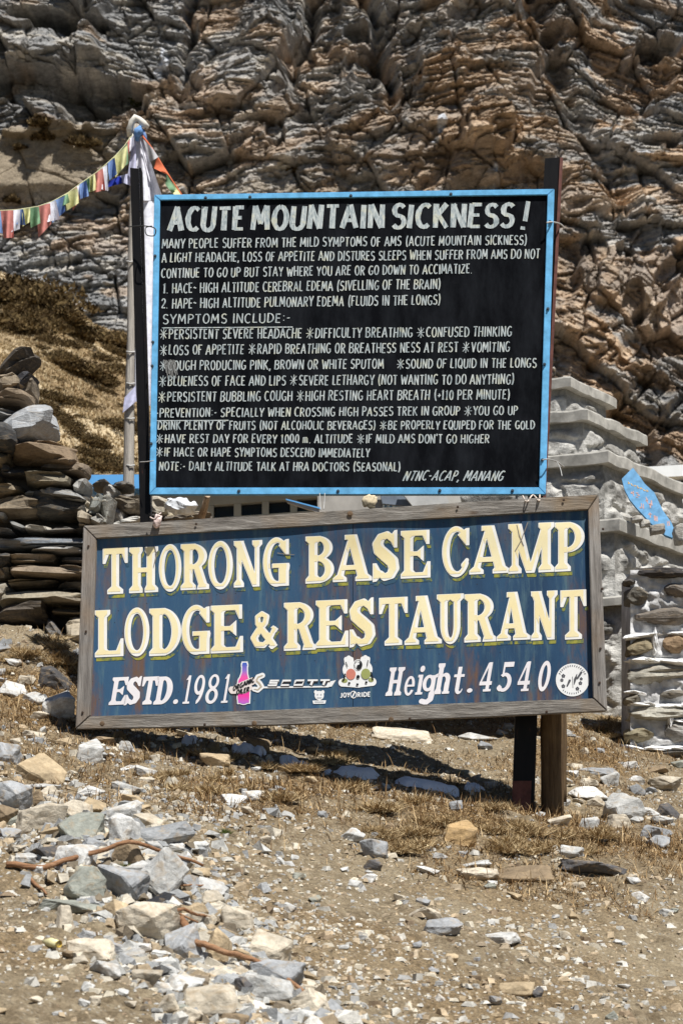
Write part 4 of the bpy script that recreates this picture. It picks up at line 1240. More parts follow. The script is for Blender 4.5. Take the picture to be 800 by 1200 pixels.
# ------------------------------------------------------------------ mortared stone wall at the right edge
M_MORT = NT('lime_mortar', 0.9, 0.15)
_p = M_MORT.pos()
M_MORT.base(M_MORT.ramp(M_MORT.noise(_p, 9, 6, 0.7), [(0.3, (0.34, 0.335, 0.33)), (0.55, (0.55, 0.545, 0.54)), (0.7, (0.78, 0.78, 0.77))]))
M_MORT.bump(M_MORT.noise(_p, 30, 5), 0.8, 0.01)
M_MORT = M_MORT.m
mw = empty('mortared_wall', P(820, 890, 12.0), 'stone wall with bulging white mortar joints at the right edge', 'wall')
MY = 11.95
# mortar sheet: real relief, thick near the joints
nu, nv = 90, 90
U, Vv = np.meshgrid(np.linspace(738, 930, nu), np.linspace(668, 905, nv))
bulge = 0.05 * fbm(U / 9, Vv / 6, 610, 4)
offm = absloc(mw)
pts = np.array([tuple(P(float(a), float(b), MY - 0.005 - float(g) * 0.7)) for a, b, g in zip(U.ravel(), Vv.ravel(), bulge.ravel())])
me = npmesh('mortar', pts - np.array(offm), gridfaces(nu, nv), M_MORT, True)
link('mortar', me, None, mw)
core(mw, [(739, 672), (930, 672), (930, 905), (739, 905)], MY + 0.075, MY + 0.5, M_MORT, 'rubble_core')
MW = [(780, 670, 66, 15, (0.055, 0.05, 0.048), 2), (750, 697, 28, 25, (0.15, 0.14, 0.12), 0), (795, 691, 36, 19, (0.17, 0.15, 0.13), 0), (785, 721, 88, 26, (0.19, 0.165, 0.14), 0),
      (754, 757, 32, 24, (0.24, 0.20, 0.13), 0), (793, 753, 32, 26, (0.30, 0.21, 0.13), 0), (780, 789, 86, 24, (0.34, 0.32, 0.27), 3), (746, 819, 22, 14, (0.22, 0.20, 0.16), 0),
      (790, 813, 32, 11, (0.2, 0.18, 0.15), 0), (778, 837, 86, 20, (0.42, 0.40, 0.34), 4), (754, 861, 36, 20, (0.32, 0.28, 0.19), 0), (798, 859, 38, 24, (0.30, 0.29, 0.27), 0), (778, 884, 92, 12, (0.24, 0.23, 0.21), 3),
      (742, 681, 14, 8, (0.12, 0.11, 0.1), 0), (762, 773, 20, 8, (0.35, 0.33, 0.28), 0)]
for i, (px, py, w, h, col, gr) in enumerate(MW):
    wall_stone(mw, px - (3 if px < 760 else 0), py, w * 0.93, h * 0.84, MY - 0.06, tuple(1.25 * q_ for q_ in col), 620 + i, rw.uniform(-0.07, 0.07), 0.16, gr, 'stone', 0.5, 0.13, None, 18)
for k in range(16):
    wall_stone(mw, 838 + (k % 3) * 32, 672 + (k // 3) * 40 + (k % 2) * 12, 30, 26, MY - 0.05, rw.choice([BR, DK, (0.3, 0.28, 0.24)]), 660 + k, 0, 0.16, 2, 'stone', 0.5, 0.14, None, 8)
# white lime piled on the tops of the stones
M_LIME = flat('white_lime', (0.82, 0.82, 0.81), 0.85, 0.08, 30, 0.2, 0.6)
for i, (px, py, w, h) in enumerate([(754, 743.5, 34, 4), (768, 751, 6, 26), (772, 774, 66, 5), (745, 811, 22, 3), (782, 826, 84, 4), (770, 877, 80, 4.5), (786, 841, 6, 16), (800, 741, 26, 3.5), (800, 845, 22, 3)]):
    for q_ in range(max(1, int(max(w, h) / 26))):
        n_q = max(1, int(max(w, h) / 26)); fx = (q_ + 0.5) / n_q - 0.5
        wall_stone(mw, px + (fx * w if w > h else rw.uniform(-1.5, 1.5)), py + (fx * h if h > w else rw.uniform(-1.2, 1.2)), (w / n_q if w > h else w) * rw.uniform(1.1, 1.4), (h / n_q if h > w else h) * rw.uniform(1.0, 1.7), MY - 0.055, (0.8, 0.8, 0.8), 690 + i * 9 + q_, rw.uniform(-0.15, 0.15), 0.10, 0, 'lime_bead', 0.7, 0.36, M_LIME, 22)
o = wall_stone(None, 738, 879, 26, 9, 11.8, (0.10, 0.10, 0.11), 980, -0.45, 0.14, 2, 'rock', 0.45, 0.2, None, 9); tag(o, 'dark slate flake at the left foot of the mortared wall', 'stone')

# ------------------------------------------------------------------ buildings seen through the gaps
M_PLA = flat('pale_render', (0.50, 0.48, 0.44), 0.9, 0.12, 3, 0.15, 0.3)
M_WHITE = flat('white_paint', (0.80, 0.80, 0.78), 0.8, 0.06, 8, 0.2)
M_ROOFB = flat('bright_blue_roof_sheet', (0.11, 0.36, 0.72), 0.5, 0.1, 6, 0.4)
M_GLASS = flat('dark_window_glass', (0.03, 0.032, 0.035), 0.15, 0.3, 5, 0.5)
M_FRAME = flat('cream_window_frame', (0.55, 0.54, 0.50), 0.7, 0.08, 8, 0.2)
def pbox(name, px0, py0, px1, py1, Y, th, mat, parent):
    a = P(px0, py1, Y); b = P(px1, py1, Y); c_ = P(px1, py0, Y); d = P(px0, py0, Y)
    b.z = a.z if abs(b.z - a.z) < 0.001 else b.z
    t = Vector((0, th, 0))
    return mk(name, [a, b, b + t, a + t, d, c_, c_ + t, d + t], BOXF, mat, parent)
lb_ = empty('lodge_building', P(350, 660, 17), 'low lodge building with a row of windows and blue roof behind the signs', 'building')
YB = 16.6
def pquad(name, pts, Y, th, mat, parent):
    f = [P(x, y, Y) for x, y in pts]; n = len(f)
    return mk(name, f + [v + Vector((0, th, 0)) for v in f], [tuple(range(n)), tuple(range(n, 2 * n))[::-1]] + [(i, n + i, n + (i + 1) % n, (i + 1) % n) for i in range(n)], mat, parent)
# wall built round its window openings (photo columns of the openings)
wx = [(250.5, 274), (282.5, 307), (315, 340), (348, 372)]
def wt(x): return 592 - (x - 250) * 0.075
def wb(x): return 607 - (x - 250) * 0.075
pquad('wall', [(120, 576), (420, 576), (420, wt(420)), (250.5, wt(250.5)), (120, wt(120))][::-1], YB, 0.25, M_PLA, lb_)
prev = 120
for i, (a, b) in enumerate(wx + [(420, 421)]):
    pquad('pier', [(prev, wt(prev) + 0.3), (a, wt(a) + 0.3), (a, wb(a)), (prev, wb(prev))][::-1], YB + 0.003, 0.22, M_PLA, lb_)
    if i < 4:
        w_ = pquad('window', [(a + 0.3, wt(a) + 0.3), (b - 0.3, wt(b) + 0.3), (b - 0.3, wt(b) + 1.8), (a + 0.3, wt(a) + 1.8)][::-1], YB + 0.06, 0.05, M_FRAME, lb_)
        pquad('pane', [(a, wt(a) + 1.8), (b, wt(b) + 1.8), (b, wb(b)), (a, wb(a))][::-1], YB + 0.10, 0.02, M_GLASS, w_)
    prev = b
pquad('base_wall', [(120, wb(120)), (421, wb(421)), (421, 690), (120, 690)][::-1], YB + 0.001, 0.24, M_PLA, lb_)
# blue corrugated roof edge, rising away from us
nc = 150
ra = []; 
for j, (Yr, dy) in enumerate([(15.9, 0), (19.0, 0)]):
    for i in range(nc):
        x = 92 + (640 - 92) * i / (nc - 1)
        q = P(x, 572.0 - (x - 92) * 0.012, 15.9); q.z += (Yr - 15.9) * 0.10 + 0.018 * math.cos(i * math.pi); q.x = q.x; q.y = Yr
        ra.append(q)
mk('roof', ra, [tuple(int(q) for q in f) for f in gridfaces(nc, 2)], M_ROOFB, lb_)
pquad('fascia', [(92, 556.5), (640, 552), (640, 567), (92, 573)][::-1], 15.88, 0.03, M_ROOFB, lb_)
# pale low roof and clutter between the boards, right half
sh = empty('shed', P(500, 640, 15.2), 'low pale roofed shed glimpsed between the two boards at right', 'building')
M_PALER = flat('weathered_pale_roof', (0.50, 0.50, 0.49), 0.8, 0.15, 10, 0.2)
M_SLATE = flat('blue_grey_roof', (0.16, 0.19, 0.235), 0.7, 0.25, 12, 0.3)
pquad('wall', [(372, 581), (448, 578), (448, 640), (372, 640)][::-1], 15.2, 0.2, flat('grey_brown_render', (0.36, 0.34, 0.31), 0.9, 0.2, 6), sh)
pquad('roof', [(444, 574), (470, 574), (486, 594), (448, 590)][::-1], 15.12, 0.05, M_SLATE, sh)
pquad('ridge_board', [(468, 574), (520, 574), (530, 600), (484, 594)][::-1], 15.05, 0.04, M_PALER, sh)
pquad('side_wall', [(520, 570), (640, 570), (640, 640), (500, 640), (520, 602)][::-1], 15.3, 0.2, M_PLA, sh)
pl = empty('leaning_plank', P(350, 597, 12.5), 'grey plank with a blue edge leaning behind the lodge sign', 'plank')
pquad('plank', [(335, 585.5), (374, 596.5), (374, 601), (337, 589)][::-1], 12.5, 0.04, flat('grey_plank', (0.38, 0.37, 0.36), 0.8, 0.2, 20), pl)
pquad('blue_edge', [(335, 584.3), (376, 595), (376, 596.6), (335, 585.7)][::-1], 12.49, 0.03, M_ROOFB, pl)
wbd = empty('white_building', P(860, 600, 19), 'white painted building cut by the right edge beside the monument', 'building')
YW = 19.0
pquad('wall', [(772, 556), (1000, 548), (1000, 760), (772, 760)][::-1], YW + 0.3, 0.3, flat('grey_blue_render', (0.36, 0.36, 0.38), 0.9, 0.15, 4), wbd)
pquad('roof_edge', [(757, 547), (1000, 533), (1000, 547), (757, 560)][::-1], YW, 0.9, M_WHITE, wbd)
w_ = pquad('window', [(781, 560), (812, 559), (812, 577), (781, 577)][::-1], YW + 0.25, 0.04, M_GLASS, wbd)
pquad('curtain', [(789, 561), (797, 561), (795, 576), (790, 576)][::-1], YW + 0.22, 0.02, flat('pale_lilac_cloth', (0.5, 0.52, 0.62), 0.8), w_)
pquad('sill', [(790, 577), (1000, 575), (1000, 589), (790, 590)][::-1], YW + 0.1, 0.3, M_WHITE, wbd)
for k in range(14):
    wall_stone(wbd, 790 + (k % 4) * 13, 606 + (k // 4) * 12, 13, 10, YW + 0.1, (0.66, 0.66, 0.63), 950 + k, 0, 0.3, 0, 'white_stone', 0.6, 0.2, None, 7)

# ------------------------------------------------------------------ sign planes
class Plane:
    def __init__(s, pxa, Ya, pxb, Yb, pyref=600, bulge=None):
        a = P(pxa, pyref, Ya); b = P(pxb, pyref, Yb)
        s.o = a; d = Vector((b.x - a.x, b.y - a.y, 0)).normalized()
        s.n = Vector((d.y, -d.x, 0)); s.bulge = bulge
        s.d = d
    def pt(s, px, py, off=0.0):
        if s.bulge: off += s.bulge(px, py)
        d = ray(px, py); c = Vector((0, 0, CAMZ)); q = s.o + s.n * off
        return c + d * ((q - c).dot(s.n) / d.dot(s.n))
    def flat_pt(s, px, py, off=0.0):
        b, s.bulge = s.bulge, None
        r = s.pt(px, py, off); s.bulge = b
        return r

def prism(pl, name, pts, f, b, mat, parent, bev=0.0):
    fr = [pl.flat_pt(x, y, f) for x, y in pts]; n = len(fr)
    bk = [q + pl.n * (b - f) for q in fr]
    o = mk(name, fr + bk, [tuple(range(n))[::-1], tuple(range(n, 2 * n))] + [(i, (i + 1) % n, n + (i + 1) % n, n + i) for i in range(n)], mat, parent)
    bm = bmesh.new(); bm.from_mesh(o.data); bmesh.ops.recalc_face_normals(bm, faces=bm.faces)
    if bev: bmesh.ops.bevel(bm, geom=list(bm.edges), offset=bev, segments=2, affect='EDGES', clamp_overlap=True)
    bm.to_mesh(o.data); bm.free()
    return o

# ------------------------------------------------------------------ brush stroke alphabet (x to the right, y up, cap height 1)
def arc(cx, cy, rx, ry, a0, a1, n=8):
    return [(cx + rx * math.cos(R(a0 + (a1 - a0) * i / n)), cy + ry * math.sin(R(a0 + (a1 - a0) * i / n))) for i in range(n + 1)]
G = {
 'A': (.56, [[(0, 0), (.26, 1)], [(.26, 1), (.54, 0)], [(.1, .33), (.46, .33)]]),
 'B': (.50, [[(.04, 0), (.04, 1)], [(.04, .97)] + arc(.22, .76, .22, .21, 90, -90, 6) + [(.04, .54)], [(.2, .54)] + arc(.22, .28, .25, .26, 90, -90, 6) + [(.04, .02)]]),
 'C': (.48, [arc(.28, .5, .26, .48, 50, 310, 12)]),
 'D': (.52, [[(.04, 0), (.04, 1)], [(.04, .97)] + arc(.16, .5, .34, .47, 90, -90, 8) + [(.04, .03)]]),
 'E': (.42, [[(.04, 0), (.04, 1)], [(.04, .96), (.4, .96)], [(.04, .52), (.34, .52)], [(.04, .04), (.4, .04)]]),
 'F': (.40, [[(.04, 0), (.04, 1)], [(.04, .96), (.4, .96)], [(.04, .52), (.32, .52)]]),
 'G': (.52, [arc(.28, .5, .26, .48, 50, 320, 12) + [(.48, .42), (.3, .42)]]),
 'H': (.52, [[(.04, 0), (.04, 1)], [(.47, 0), (.47, 1)], [(.04, .5), (.47, .5)]]),
 'I': (.14, [[(.06, 0), (.06, 1)]]),
 'J': (.36, [[(.3, 1), (.3, .2)] + arc(.16, .2, .14, .18, 0, -150, 5)]),
 'K': (.50, [[(.04, 0), (.04, 1)], [(.44, 1), (.06, .46)], [(.14, .56), (.48, 0)]]),
 'L': (.38, [[(.04, 1), (.04, .02)], [(.04, .04), (.38, .04)]]),
 'M': (.64, [[(.02, 0), (.08, 1)], [(.08, 1), (.31, .25)], [(.31, .25), (.54, 1)], [(.54, 1), (.60, 0)]]),
 'N': (.52, [[(.04, 0), (.04, 1)], [(.04, 1), (.46, 0)], [(.46, 0), (.46, 1)]]),
 'O': (.54, [arc(.27, .5, .24, .49, 90, 450, 14)]),
 'P': (.46, [[(.04, 0), (.04, 1)], [(.04, .97)] + arc(.2, .72, .23, .25, 90, -90, 6) + [(.04, .46)]]),
 'Q': (.54, [arc(.27, .5, .24, .49, 90, 450, 14), [(.3, .25), (.52, -.08)]]),
 'R': (.50, [[(.04, 0), (.04, 1)], [(.04, .97)] + arc(.2, .73, .23, .24, 90, -90, 6) + [(.04, .48)], [(.2, .48), (.47, 0)]]),
 'S': (.46, [arc(.24, .74, .19, .24, 30, 240, 7) + arc(.22, .26, .21, .25, 70, -150, 8)]),
 'T': (.46, [[(0, .96), (.46, .96)], [(.23, .96), (.23, 0)]]),
 'U': (.50, [[(.04, 1), (.04, .26)] + arc(.25, .26, .21, .25, 180, 360, 7) + [(.46, 1)]]),
 'V': (.50, [[(0, 1), (.25, 0)], [(.25, 0), (.5, 1)]]),
 'W': (.70, [[(0, 1), (.17, 0)], [(.17, 0), (.35, .8)], [(.35, .8), (.52, 0)], [(.52, 0), (.7, 1)]]),
 'X': (.50, [[(0, 1), (.5, 0)], [(0, 0), (.5, 1)]]),
 'Y': (.48, [[(0, 1), (.24, .45)], [(.48, 1), (.24, .45)], [(.24, .5), (.24, 0)]]),
 'Z': (.46, [[(.02, .96), (.44, .96)], [(.44, .96), (.02, .04)], [(.02, .04), (.46, .04)]]),
 '0': (.46, [arc(.23, .5, .19, .48, 90, 450, 12)]), '1': (.30, [[(.03, .78), (.15, .98), (.15, 0)], [(.02, .03), (.28, .03)]]),
 '2': (.46, [arc(.23, .72, .2, .26, 170, -30, 7) + [(.04, .04)], [(.04, .04), (.46, .04)]]),
 '.': (.16, [[(.04, .04), (.12, .04)]]), ',': (.16, [[(.1, .12), (.04, -.14)]]), '-': (.30, [[(.04, .42), (.26, .46)]]), '~': (.30, [[(.0, .5), (.1, .58), (.2, .46), (.3, .54)]]),
 ':': (.16, [[(.04, .25), (.12, .25)], [(.04, .72), (.12, .72)]]), '(': (.26, [arc(.34, .5, .24, .66, 115, 245, 7)]), ')': (.26, [arc(-.08, .5, .24, .66, 65, -65, 7)]),
 "'": (.12, [[(.08, 1.05), (.04, .8)]]), '>': (.30, [[(.0, .45), (.26, .48)], [(.14, .66), (.28, .48), (.12, .3)]]), ' ': (.30, []), '|': (.20, []),
 '!': (.30, [[(.16, 1.05), (.13, .3)], [(.12, .1), (.12, -.02)]]),
 '*': (.95, [[(.0, .46), (.9, .5)], [(.45, 1.05), (.45, -.08)], [(.12, .92), (.78, .06)], [(.78, .92), (.12, .06)]]),
 'm': (.56, [[(.04, 0), (.04, .62)], [(.04, .5), (.16, .62), (.26, .5), (.28, 0)], [(.28, .5), (.4, .62), (.5, .5), (.52, 0)]]),
}
GAP = .17

def ribbon(pts, tv, th, V, F, mapf, lev, rd, taper=0.12):
    """one loaded-brush stroke: wider on downstrokes (tv), thinner across (th)"""
    n = len(pts); L = []; Rr = []
    for i in range(n):
        a = pts[max(i - 1, 0)]; b = pts[min(i + 1, n - 1)]
        dx, dy = b[0] - a[0], b[1] - a[1]; l = math.hypot(dx, dy) or 1e-6
        dx /= l; dy /= l
        w = (tv * abs(dy) + th * abs(dx)) / max(abs(dx) + abs(dy), 1e-6) * 0.5
        w *= 1 + rd.uniform(-taper, taper)
        L.append((pts[i][0] - dy * w, pts[i][1] + dx * w)); Rr.append((pts[i][0] + dy * w, pts[i][1] - dx * w))
    b0 = len(V)
    for i in range(n):
        V.append(mapf(L[i][0], L[i][1], lev)); V.append(mapf(Rr[i][0], Rr[i][1], lev))
    for i in range(n - 1):
        q = b0 + 2 * i
        F.append((q, q + 1, q + 3, q + 2))

def text_line(pl, s, x0, x1, y0, y1, h, V, F, tv=1.7, th=1.3, slant=0.0, seed=1, off=0.0016, jit=0.035):
    """s lettered from photo column x0 to x1, baseline y0 -> y1, cap height h (photo pixels on the board)"""
    rd = random.Random(seed)
    sp = .36
    tot = sum((sp if c == ' ' else G[c][0]) + (GAP if c != ' ' else 0) for c in s) - GAP
    k = (x1 - x0) / tot; x = 0
    for c in s:
        adv, strokes = G[c]
        if c == ' ': x += sp; continue
        jy = rd.uniform(-jit, jit); jh = 1 + rd.uniform(-jit, jit); js = slant + rd.uniform(-0.02, 0.05)
        tvk, thk = (tv * 0.62, th * 0.62) if c == '*' else (tv, th)
        for si, st in enumerate(strokes):
            e = rd.uniform(-.02, .02)
            pp = [((x + u + e) * k + (v - 0.5) * js * h, (v * jh + jy) * h) for u, v in st]
            lev = off + 0.00012 * ((si * 3 + int(x * 5)) % 11)
            def mp(a, b, l, x0=x0):
                t = a / (x1 - x0)
                return pl.pt(x0 + a, y0 + (y1 - y0) * t - b, l)
            ribbon(pp, tvk, thk, V, F, mp, lev, rd)
        x += adv + GAP

# ------------------------------------------------------------------ the black warning board
AP = Plane(182, 9.27, 645, 9.14, 400)
ams = empty('warning_board', AP.pt(408, 579, -0.02), 'black hand lettered mountain sickness board in a bright blue frame', 'sign board')
m = NT('black_gloss_paint', 0.7, 0.03)
q = m.pos((6, 6, 2))
m.base(m.ramp(m.noise(q, 1.6, 6, 0.7), [(0.40, (0.0035, 0.004, 0.0055)), (0.74, (0.016, 0.018, 0.022))]))
m.bump(m.noise(m.pos(), 40, 4), 0.12, 0.002)
M_BLK = m.m
M_FBLUE = flat('bright_blue_enamel', (0.14, 0.43, 0.72), 0.55, 0.24, 22, 0.25, 0.3)
prism(AP, 'panel', [(183, 231), (645, 224), (635, 575), (177, 575)], 0.0, -0.012, M_BLK, ams)
o_ = [(180.8, 228.2), (649.2, 221.2), (639.0, 579.2), (175.2, 579.4)]
i_ = [(187.6, 234.2), (641.2, 228.0), (631.2, 571.0), (178.8 + 4.2, 571.2)]
i_[3] = (182.2, 571.4)
e = 0.12
prism(AP, 'frame_rail', [o_[0], o_[1], i_[1], i_[0]], 0.014, -0.03, M_FBLUE, ams, 0.002)
prism(AP, 'frame_rail', [(o_[1][0], o_[1][1] + e), o_[2], i_[2], (i_[1][0], i_[1][1] + e)], 0.0135, -0.03, M_FBLUE, ams, 0.002)
prism(AP, 'frame_rail', [(o_[3][0] + e, o_[3][1]), (i_[3][0] + e, i_[3][1]), (i_[2][0] - e, i_[2][1]), (o_[2][0] - e, o_[2][1])], 0.014, -0.03, M_FBLUE, ams, 0.002)
prism(AP, 'frame_rail', [(o_[0][0], o_[0][1] + e), (i_[0][0], i_[0][1] + e), i_[3], o_[3]], 0.0135, -0.03, M_FBLUE, ams, 0.002)
M_BOLT = flat('dull_dark_bolt', (0.05, 0.07, 0.09), 0.5, 0.2, 50)
for (bx_, by_) in [(293, 231), (411, 229.5), (528, 227.5), (241, 232), (179.3, 401), (178.5, 429), (182, 300), (177.5, 520), (644, 260), (641.5, 362), (637.5, 427), (635, 539), (280, 575.5), (396, 575.5), (515, 574.8), (600, 575)]:
    c = AP.pt(bx_, by_, 0.014)
    V, F = tube([c, c + AP.n * 0.004, c + AP.n * 0.0042, c + AP.n * 0.010], [0.0075, 0.0075, 0.0045, 0.004], 8)
    mk('bolt', V, F, M_BOLT, ams)
# hand lettering
m = NT('streaky_white_brush_paint', 0.7, 0.2)
q1 = m.pos((60, 60, 14)); q2 = m.pos((9, 9, 9))
c = m.ramp(m.noise(q1, 2.0, 4, 0.7), [(0.30, (0.15, 0.20, 0.22)), (0.48, (0.40, 0.45, 0.46)), (0.70, (0.66, 0.69, 0.66))])
c = m.mix(m.ramp(m.noise(q2, 2.2, 4), [(0.54, 0.0), (0.66, 0.5)]), c, (0.66, 0.64, 0.45))
m.base(c)
M_LET = m.m
V = []; F = []
for s, x0, x1, y0, y1 in [('ACUTE', 199.5, 286, 270.5, 269.2), ('MOUNTAIN', 296, 449, 269, 267), ('SICKNESS', 460, 602, 267, 266)]:
    text_line(AP, s, x0, x1, y0, y1, 27.5, V, F, 6.5, 4.2, 0.06, len(s), 0.0016, 0.02)
text_line(AP, '!', 610, 621, 268.5, 268.5, 31, V, F, 5.2, 3, 0.08, 5, 0.0016, 0.0)
mk('title_lettering', V, F, M_LET, ams)
LINES = [
 ('MANY PEOPLE SUFFER FROM THE MILD SYMPTOMS OF AMS (ACUTE MOUNTAIN SICKNESS)', 190.5, 617, 291, 286.5, 11),
 ('A LIGHT HEADACHE, LOSS OF APPETITE AND DISTURES SLEEPS WHEN SUFFER FROM AMS DO NOT', 190, 632, 307.5, 302.8, 11),
 ('CONTINUE TO GO UP BUT STAY WHERE YOU ARE OR GO DOWN TO ACCIMATIZE.', 189.5, 553, 325.8, 320.3, 11),
 ('1. HACE~ HIGH ALTITUDE CEREBRAL EDEMA (SIVELLING OF THE BRAIN)', 191.5, 516, 343.6, 338.4, 11.5),
 ('2. HAPE~ HIGH ALTITUDE PULMONARY EDEMA (FLUIDS IN THE LONGS)', 189.5, 516, 361.5, 357.0, 11.5),
 ('SYMPTOMS INCLUDE:-', 191, 340, 379.4, 377.8, 11),
 ('*PERSISTENT SEVERE HEADACHE *DIFFICULTY BREATHING *CONFUSED THINKING', 187.5, 599, 397.3, 394.2, 11.5),
 ('*LOSS OF APPETITE *RAPID BREATHING OR BREATHESS NESS AT REST *VOMITING', 187.5, 597, 415.8, 412, 11.5),
 ('*COUGH PRODUCING PINK, BROWN OR WHITE SPUTOM    *SOUND OF LIQUID IN THE LONGS', 187, 628, 433.8, 430.6, 11),
 ('*BLUENESS OF FACE AND LIPS *SEVERE LETHARGY (NOT WANTING TO DO ANYTHING)', 186.5, 602, 452.3, 450, 11.5),
 ('*PERSISTENT BUBBLING COUGH *HIGH RESTING HEART BREATH (>110 PER MINUTE)', 185.5, 597, 470.8, 467.8, 11.5),
 ('-PREVENTION:- SPECIALLY WHEN CROSSING HIGH PASSES TREK IN GROUP *YOU GO UP', 183, 606, 489, 486.2, 10.5),
 ('DRINK PLENTY OF FRUITS (NOT ALCOHOLIC BEVERAGES) *BE PROPERLY EQUIPED FOR THE GOLD', 185.5, 626, 503.6, 503, 10),
 ('*HAVE REST DAY FOR EVERY 1000 m. ALTITUDE *IF MILD AMS DON\'T GO HIGHER', 183, 573, 519, 519.4, 10.2),
 ('*IF HACE OR HAPE SYMPTOMS DESCEND IMMEDIATELY', 183, 433, 534.6, 535.8, 10.2),
 ('NOTE:- DAILY ALTITUDE TALK AT HRA DOCTORS (SEASONAL)', 187, 469, 551.3, 552.2, 10.2),
]
for i, (s, x0, x1, y0, y1, h) in enumerate(LINES):
    V = []; F = []
    text_line(AP, s, x0, x1, y0, y1, h, V, F, 1.55, 1.15, 0.04, 50 + i)
    mk('lettering', V, F, M_LET, ams)
for a_ in [(190, 343, 384.2, 383.2, 4), (184, 268, 493.0, 492.6, 4)]:
    V = []; F = []; ribbon([(a_[0] + (a_[1] - a_[0]) * t_ / 6, -(a_[2] + (a_[3] - a_[2]) * t_ / 6)) for t_ in range(7)], 1.1, 1.15, V, F, lambda a, b, l: AP.pt(a, -b, l), 0.0021, random.Random(4)); mk('underline', V, F, M_LET, ams)
V = []; F = []
text_line(AP, 'NTNC-ACAP, MANANG', 474, 590, 563.2, 563.4, 11.5, V, F, 1.7, 1.3, 0.42, 90)
mk('signature_lettering', V, F, M_LET, ams)
# chalky smear over the letter at left
V = []; F = []
rd = random.Random(4)
for k in range(9):
    x = 192 + k * 1.6; ribbon([(x, -421 - rd.uniform(0, 2)), (x + 1.5, -428), (x + 3.2, -436 - rd.uniform(0, 8))], 0.9, 0.7, V, F, lambda a, b, l: AP.pt(a, -b, l), 0.0032 + 0.0001 * k, rd)
mk('smear', V, F, flat('grey_smear', (0.24, 0.24, 0.23), 0.9, 0.3, 60), ams)

# ------------------------------------------------------------------ lettering cut from distance fields (the lodge board)
def raster(sd, x0, y0, x1, y1, st, mapf, V, F, maxrun=6.0):
    nx = int((x1 - x0) / st) + 2; ny = int((y1 - y0) / st) + 2
    xs = x0 + np.arange(nx) * st; ys = y0 + np.arange(ny) * st
    X, Y = np.meshgrid(xs, ys)
    S = sd(X, Y); I = S < 0
    cnt = I[:-1, :-1].astype(int) + I[:-1, 1:] + I[1:, :-1] + I[1:, 1:]
    mr = max(1, int(maxrun / st))
    for j in range(ny - 1):
        row = cnt[j]; i = 0
        while i < nx - 1:
            if row[i] == 4:
                k = i
                while k < nx - 1 and row[k] == 4 and k - i < mr: k += 1
                b = len(V)
                V += [mapf(xs[i], ys[j]), mapf(xs[k], ys[j]), mapf(xs[k], ys[j + 1]), mapf(xs[i], ys[j + 1])]
                F.append((b, b + 1, b + 2, b + 3)); i = k; continue
            if row[i] > 0:
                cs = [(i, j), (i + 1, j), (i + 1, j + 1), (i, j + 1)]
                poly = []
                for a in range(4):
                    p, q = cs[a], cs[(a + 1) % 4]
                    sp_, sq = S[p[1], p[0]], S[q[1], q[0]]
                    if sp_ < 0: poly.append((xs[p[0]], ys[p[1]]))
                    if (sp_ < 0) != (sq < 0):
                        t = sp_ / (sp_ - sq)
                        poly.append((xs[p[0]] + (xs[q[0]] - xs[p[0]]) * t, ys[p[1]] + (ys[q[1]] - ys[p[1]]) * t))
                if len(poly) > 2:
                    b = len(V); V += [mapf(*p) for p in poly]; F.append(tuple(range(b, b + len(poly))))
            i += 1
def poly(*pts):
    pts = list(pts)
    ar = sum(pts[i][0] * pts[(i + 1) % len(pts)][1] - pts[(i + 1) % len(pts)][0] * pts[i][1] for i in range(len(pts)))
    if ar < 0: pts = pts[::-1]
    def f(x, y):
        r = np.full(np.shape(x), -1e9)
        for i in range(len(pts)):
            a, b = pts[i], pts[(i + 1) % len(pts)]
            dx, dy = b[0] - a[0], b[1] - a[1]; l = math.hypot(dx, dy)
            r = np.maximum(r, ((x - a[0]) * dy - (y - a[1]) * dx) / l)
        return r
    return f
def ell(cx, cy, rx, ry): return lambda x, y: (np.sqrt(((x - cx) / rx) ** 2 + ((y - cy) / ry) ** 2) - 1) * min(rx, ry)
def un(*fs): return lambda x, y: np.minimum.reduce([f(x, y) for f in fs])
def it(*fs): return lambda x, y: np.maximum.reduce([f(x, y) for f in fs])
def df(a, b): return lambda x, y: np.maximum(a(x, y), -b(x, y))
def rect(x0, y0, x1, y1): return poly((x0, y0), (x1, y0), (x1, y1), (x0, y1))
def spine(pts):
    """pts: (x, y, radius)"""
    def f(x, y):
        r = np.full(np.shape(x), 1e9)
        for a, b in zip(pts[:-1], pts[1:]):
            dx, dy = b[0] - a[0], b[1] - a[1]; q = dx * dx + dy * dy + 1e-9
            t = np.clip(((x - a[0]) * dx + (y - a[1]) * dy) / q, 0, 1)
            r = np.minimum(r, np.hypot(x - a[0] - dx * t, y - a[1] - dy * t) - (a[2] + (b[2] - a[2]) * t))
        return r
    return f
def slab_(x0, x1, e0=7, e1=7, top=True, bot=True):
    fs = [rect(x0, 0, x1, 100)]
    if bot: fs.append(poly((x0 - e0, 0), (x1 + e1, 0), (x1 + e1, 9), (x1, 17), (x0, 17), (x0 - e0, 9)))
    if top: fs.append(poly((x0 - e0, 100), (x1 + e1, 100), (x1 + e1, 91), (x1, 84), (x0, 84), (x0 - e0, 91)))
    return un(*fs)
T = 23
def bowl(x0, x1, y0, y1, t=20, h=11):
    cx = x0; rx = x1 - x0
    out = it(ell(cx, (y0 + y1) / 2, rx, (y1 - y0) / 2), rect(x0, y0 - 1, x1 + 1, y1 + 1))
    return df(out, ell(cx, (y0 + y1) / 2, rx - t, (y1 - y0) / 2 - h))
SMALL = False
